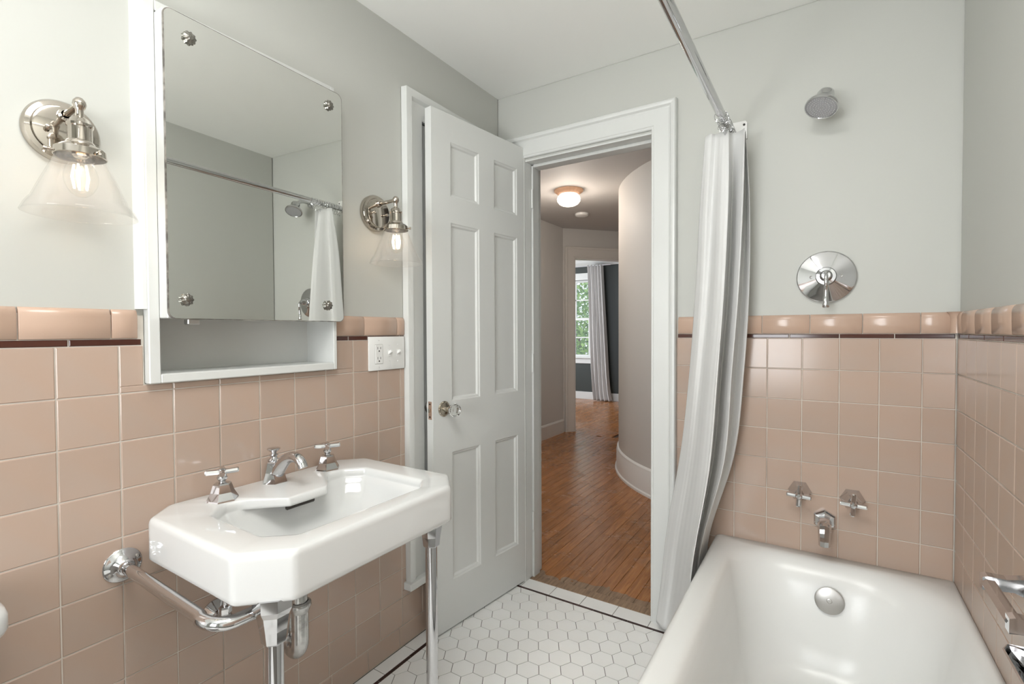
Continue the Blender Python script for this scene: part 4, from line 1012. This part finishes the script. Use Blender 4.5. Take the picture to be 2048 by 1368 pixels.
# curved stair wall
cc = Vector((1.11, 2.61)); CR = 1.39
def arcwall(name, R_, z0, z1, m, a0=math.radians(180), a1=math.radians(262), thick=0.05, prof=None, kind='structure', parent=None, n=64):
    bm = BM(); rg = []
    prof = prof or [(0, z0), (0, z1), (-thick, z1), (-thick, z0)]
    for i in range(n+1):
        a = a0+(a1-a0)*i/n
        rg.append([bm.verts.new((cc.x+(R_+d)*math.cos(a), cc.y+(R_+d)*math.sin(a), z)) for d, z in prof])
    k = len(prof)
    for A, B in zip(rg, rg[1:]):
        for i in range(k): bm.faces.new((A[i], A[(i+1) % k], B[(i+1) % k], B[i]))
    bm.faces.new(rg[0]); bm.faces.new(rg[-1])
    o = obj(name, bm, m, parent, smooth=35)
    if kind: o['kind'] = kind
    return o
arcwall('wall_hall_curved', CR-0.018, 0, HC, M['hallpaint'])
arcwall('baseboard_hall_curved', CR, 0, 0.22, mat('hall_trim_paint', (0.74, 0.73, 0.71), 0.35), prof=[(-0.018, 0), (0.012, 0), (0.012, 0.016), (0.002, 0.024), (0.0, 0.165), (-0.004, 0.175), (-0.004, 0.190), (-0.012, 0.200), (-0.018, 0.203)])
HT = mat('hall_casing_paint', (0.62, 0.585, 0.54), 0.4)
slab('wall_hall_end', (-0.30, 2.61, 0), (-0.18, 4.3, HC), M['hallpaint'])
# baseboard, left
bm = BM(); prism(bm, [(LWX, 0), (LWX+0.018, 0), (LWX+0.016, 0.14), (LWX+0.008, 0.155), (LWX, 0.158)], 0.2, 3.22, 'y'); obj('baseboard_hall_left', bm, HT, kind='structure')
# 45 degree wall with the bedroom doorway: from A towards B
A_ = Vector((-1.272, 3.235)); Bd = (Vector((-0.804, 3.755))-Vector((-1.235, 3.261))).normalized(); nn_ = Vector((Bd.y, -Bd.x))
M45 = Matrix(((Bd.x, nn_.x, 0, A_.x), (Bd.y, nn_.y, 0, A_.y), (0, 0, 1, 0), (0, 0, 0, 1)))
bm = BM(); DO0 = 0.15; 
box(bm, (-0.02, -0.12, 0), (DO0, 0, HC)); box(bm, (DO0, -0.12, 2.08), (DO0+0.80, 0, HC)); box(bm, (DO0+0.80, -0.12, 0), (1.9, 0, HC))
o = obj('wall_hall_angled', bm, M['hallpaint'], kind='structure'); o.matrix_world = M45
bm = BM(); rg_ = None
o = casing('trim_7', [(DO0+0.80, 0.0), (DO0+0.80, 2.08), (DO0, 2.08), (DO0, 0)], [(-a*1.25, b) for a, b in CP], lambda a, z, d: (a, d-0.001, z), HT); o.matrix_world = M45
bm = BM(); box(bm, (DO0, -0.125, 0), (DO0+0.012, 0.002, 2.08)); box(bm, (DO0+0.788, -0.125, 0), (DO0+0.80, 0.002, 2.08)); box(bm, (DO0+0.012, -0.125, 2.068), (DO0+0.788, 0.002, 2.08))
o = obj('trim_8', bm, HT, kind='structure'); o.matrix_world = M45
# hall ceiling lamp
hx, hy = -0.525, 1.86
cl = empty('ceiling_light', (hx, hy, HC), 'flush ceiling light with glowing milk glass globe on a scalloped peach mount', 'lamp')
bm = BM(); lathe(bm, [(0.125, 0.0), (0.122, -0.012), (0.098, -0.030), (0.080, -0.036)], (hx, hy, HC), n=120, lobes=(20, 0.02)); o = obj('scalloped_mount', bm, M['peach'], smooth=50); md = o.modifiers.new('t', 'SOLIDIFY'); md.thickness = 0.003; adopt(cl, o)
bm = BM(); lathe(bm, [(0.070, -0.026), (0.078, -0.036), (0.094, -0.052), (0.102, -0.074), (0.099, -0.096), (0.084, -0.115), (0.060, -0.128), (0.030, -0.135), (0.0005, -0.137)], (hx, hy, HC), n=56); adopt(cl, obj('glass_globe', bm, M['milk'], smooth='all'))
l = bpy.data.lights.new('hall_lamp_light', 'POINT'); l.energy = 9; l.color = (1.0, 0.88, 0.76); l.shadow_soft_size = 0.08
lo = bpy.data.objects.new('hall_lamp_light', l); COL.objects.link(lo); lo.location = (hx, hy, HC-0.20)
# smoke detector
sx_, sy_ = -0.785, 2.70
bm = BM(); lathe(bm, [(0.070, 0.0), (0.070, -0.008), (0.066, -0.022), (0.050, -0.030), (0.0005, -0.031)], (sx_, sy_, HC), n=40); o = obj('smoke_detector', bm, M['plastic'], smooth=45)
tag(o, 'round white smoke detector on the hall ceiling beyond the flush light', 'detector')

# ---------------------------------------------------------------- bedroom
FY = 6.0
wf = wall_with_holes('wall_bedroom_far', 'y', FY, 0.15, -4.2, -0.2, 0, 2.34, [(-2.98, -2.13, 0.74, 2.10)], M['dark'])
slab('wall_bedroom_right', (-0.30, 4.3, 0), (-0.2, FY, 2.45), M['dark'])
slab('wall_bedroom_left', (-4.3, 3.0, 0), (-4.2, FY, 2.45), M['dark'])
slab('ceiling_bedroom', (-4.3, 2.9, 2.43), (-1.30, FY+0.15, 2.5), M['ceil'])
slab('ceiling_bedroom_right', (-1.30, 4.4, 2.43), (-0.2, FY+0.15, 2.5), M['ceil'])
bm = BM(); prism(bm, [(FY, 2.335), (FY-0.02, 2.335), (FY-0.03, 2.36), (FY-0.07, 2.41), (FY-0.09, 2.43), (FY, 2.43)], -4.2, -0.3, 'x'); obj('trim_9', bm, M['trim'], smooth=40, kind='structure')
bm = BM(); box(bm, (-4.2, FY-0.018, 0), (-0.3, FY, 0.13), 0.002); obj('baseboard_bedroom', bm, M['trim'], kind='structure')
win = obj('window_1', (lambda b: (box(b, (-2.13, FY-0.02, 0.70), (-2.045, FY+0.001, 2.105), 0.003), box(b, (-3.06, FY-0.02, 0.70), (-2.98, FY+0.001, 2.105), 0.003), box(b, (-3.07, FY-0.024, 2.10), (-2.035, FY+0.001, 2.22), 0.004), box(b, (-3.09, FY-0.045, 0.72), (-2.02, FY+0.06, 0.745), 0.004), box(b, (-3.06, FY-0.018, 0.63), (-2.045, FY+0.001, 0.72), 0.003), b)[-1])(BM()), M['trim'], kind='structure')
for (nm, z0, z1, yo) in (('upper_sash', 1.40, 2.10, 0.06), ('lower_sash', 0.745, 1.43, 0.025)):
    bm = BM(); x0, x1 = -2.98, -2.13; y0, y1 = FY+yo, FY+yo+0.03; s = 0.038
    for lo, hi in (((x0, y0, z0), (x0+s, y1, z1)), ((x1-s, y0, z0), (x1, y1, z1)), ((x0+s, y0, z0), (x1-s, y1, z0+s)), ((x0+s, y0, z1-s), (x1-s, y1, z1))): box(bm, lo, hi, 0.002)
    sa = obj(nm, bm, M['trim'], win)
    for k in (1, 2):
        xm = x0+s+(x1-x0-2*s)*k/3; bm = BM(); box(bm, (xm-0.010, y0+0.004, z0+s), (xm+0.010, y1-0.004, z1-s)); obj('muntin', bm, M['trim'], sa)
    zm = (z0+z1)/2; bm = BM(); box(bm, (x0+s, y0+0.004, zm-0.010), (x1-s, y1-0.004, zm+0.010)); obj('muntin', bm, M['trim'], sa)
    for k in range(3):
        for j in range(2):
            xa = x0+s+(x1-x0-2*s)*k/3+0.010; xb = x0+s+(x1-x0-2*s)*(k+1)/3-0.010; za, zb = ((z0+s, zm-0.01), (zm+0.01, z1-s))[j]
            bm = BM(); box(bm, (xa, y0+0.013, za), (xb, y0+0.016, zb)); obj('pane', bm, M['wglass'], sa)
bm = BM(); tube(bm, [(-3.3, FY-0.10, 2.325), (-1.70, FY-0.10, 2.325)], 0.010, 12); bro = obj('curtain_rod', bm, M['chrome'], smooth=50); tag(bro, 'thin metal rod above the bedroom window carrying the gray curtain', 'rod')
gz = [2.34, 1.9, 1.3, 0.7, 0.25, 0.012]
gc = []
tx = [-2.12, -2.075, -2.055, -2.015, -1.995, -1.955, -1.935, -1.90, -1.88, -1.85]
bx = [-1.99, -1.965, -1.93, -1.905, -1.86, -1.83, -1.79, -1.75, -1.71, -1.68]
for k in range(10):
    col = []
    for i, z in enumerate(gz):
        t = (i/5)**1.15; yy_ = FY-0.10+(0.035 if k % 2 else -0.035)*(1+0.3*t); col.append((tx[k]*(1-t)+bx[k]*t, yy_-0.03*t))
    gc.append(col)
o = cloth('bedroom_curtain', gc, gz, M['graycurtain'], nu=6, nv=6, amp=0.006); tag(o, 'long gray curtain at the right side of the bedroom window', 'curtain')

# ---------------------------------------------------------------- outside: trees beyond the bedroom window
def tree(x, y, h, label, seed, zlo=-2.0):
    random.seed(seed); t = empty('tree', (x, y, zlo-1), label, 'tree')
    bm = BM(); tube(bm, [(x, y, zlo-1), (x+0.1, y, 0.5), (x-0.1, y, h*0.7)], [0.16, 0.12, 0.05], 10); adopt(t, obj('trunk', bm, M['bark'], smooth=True))
    bm = BM()
    for k in range(5200):
        u, v = random.random(), random.random()*2*PI; r = 1.5*random.random()**0.4
        ph = math.acos(1-2*u); c = Vector((x+r*1.1*math.sin(ph)*math.cos(v), y+r*math.sin(ph)*math.sin(v), (zlo+h)/2+0.5*(h-zlo)*0.98*(r/1.5)*math.cos(ph)))
        s = random.uniform(0.04, 0.085); a = Vector((random.uniform(-1, 1), random.uniform(-1, 1), random.uniform(-1, 1))).normalized(); b = a.orthogonal().normalized()
        bm.faces.new([bm.verts.new(c+a*s), bm.verts.new(c+b*s*0.5), bm.verts.new(c-a*s), bm.verts.new(c-b*s*0.5)])
    o = obj('foliage', bm, M['leaf']); o['kind'] = 'stuff'; adopt(t, o)
tree(-4.0, 10.5, 4.2, 'green leafy tree outside the bedroom window, nearest to the glass', 3)
tree(-5.9, 13.5, 3.0, 'green leafy tree farther off outside the bedroom window', 5)
slab('ground', (-14, 6.4, -3.1), (4, 22, -3.0), mat('lawn', (0.10, 0.16, 0.05), 0.9))
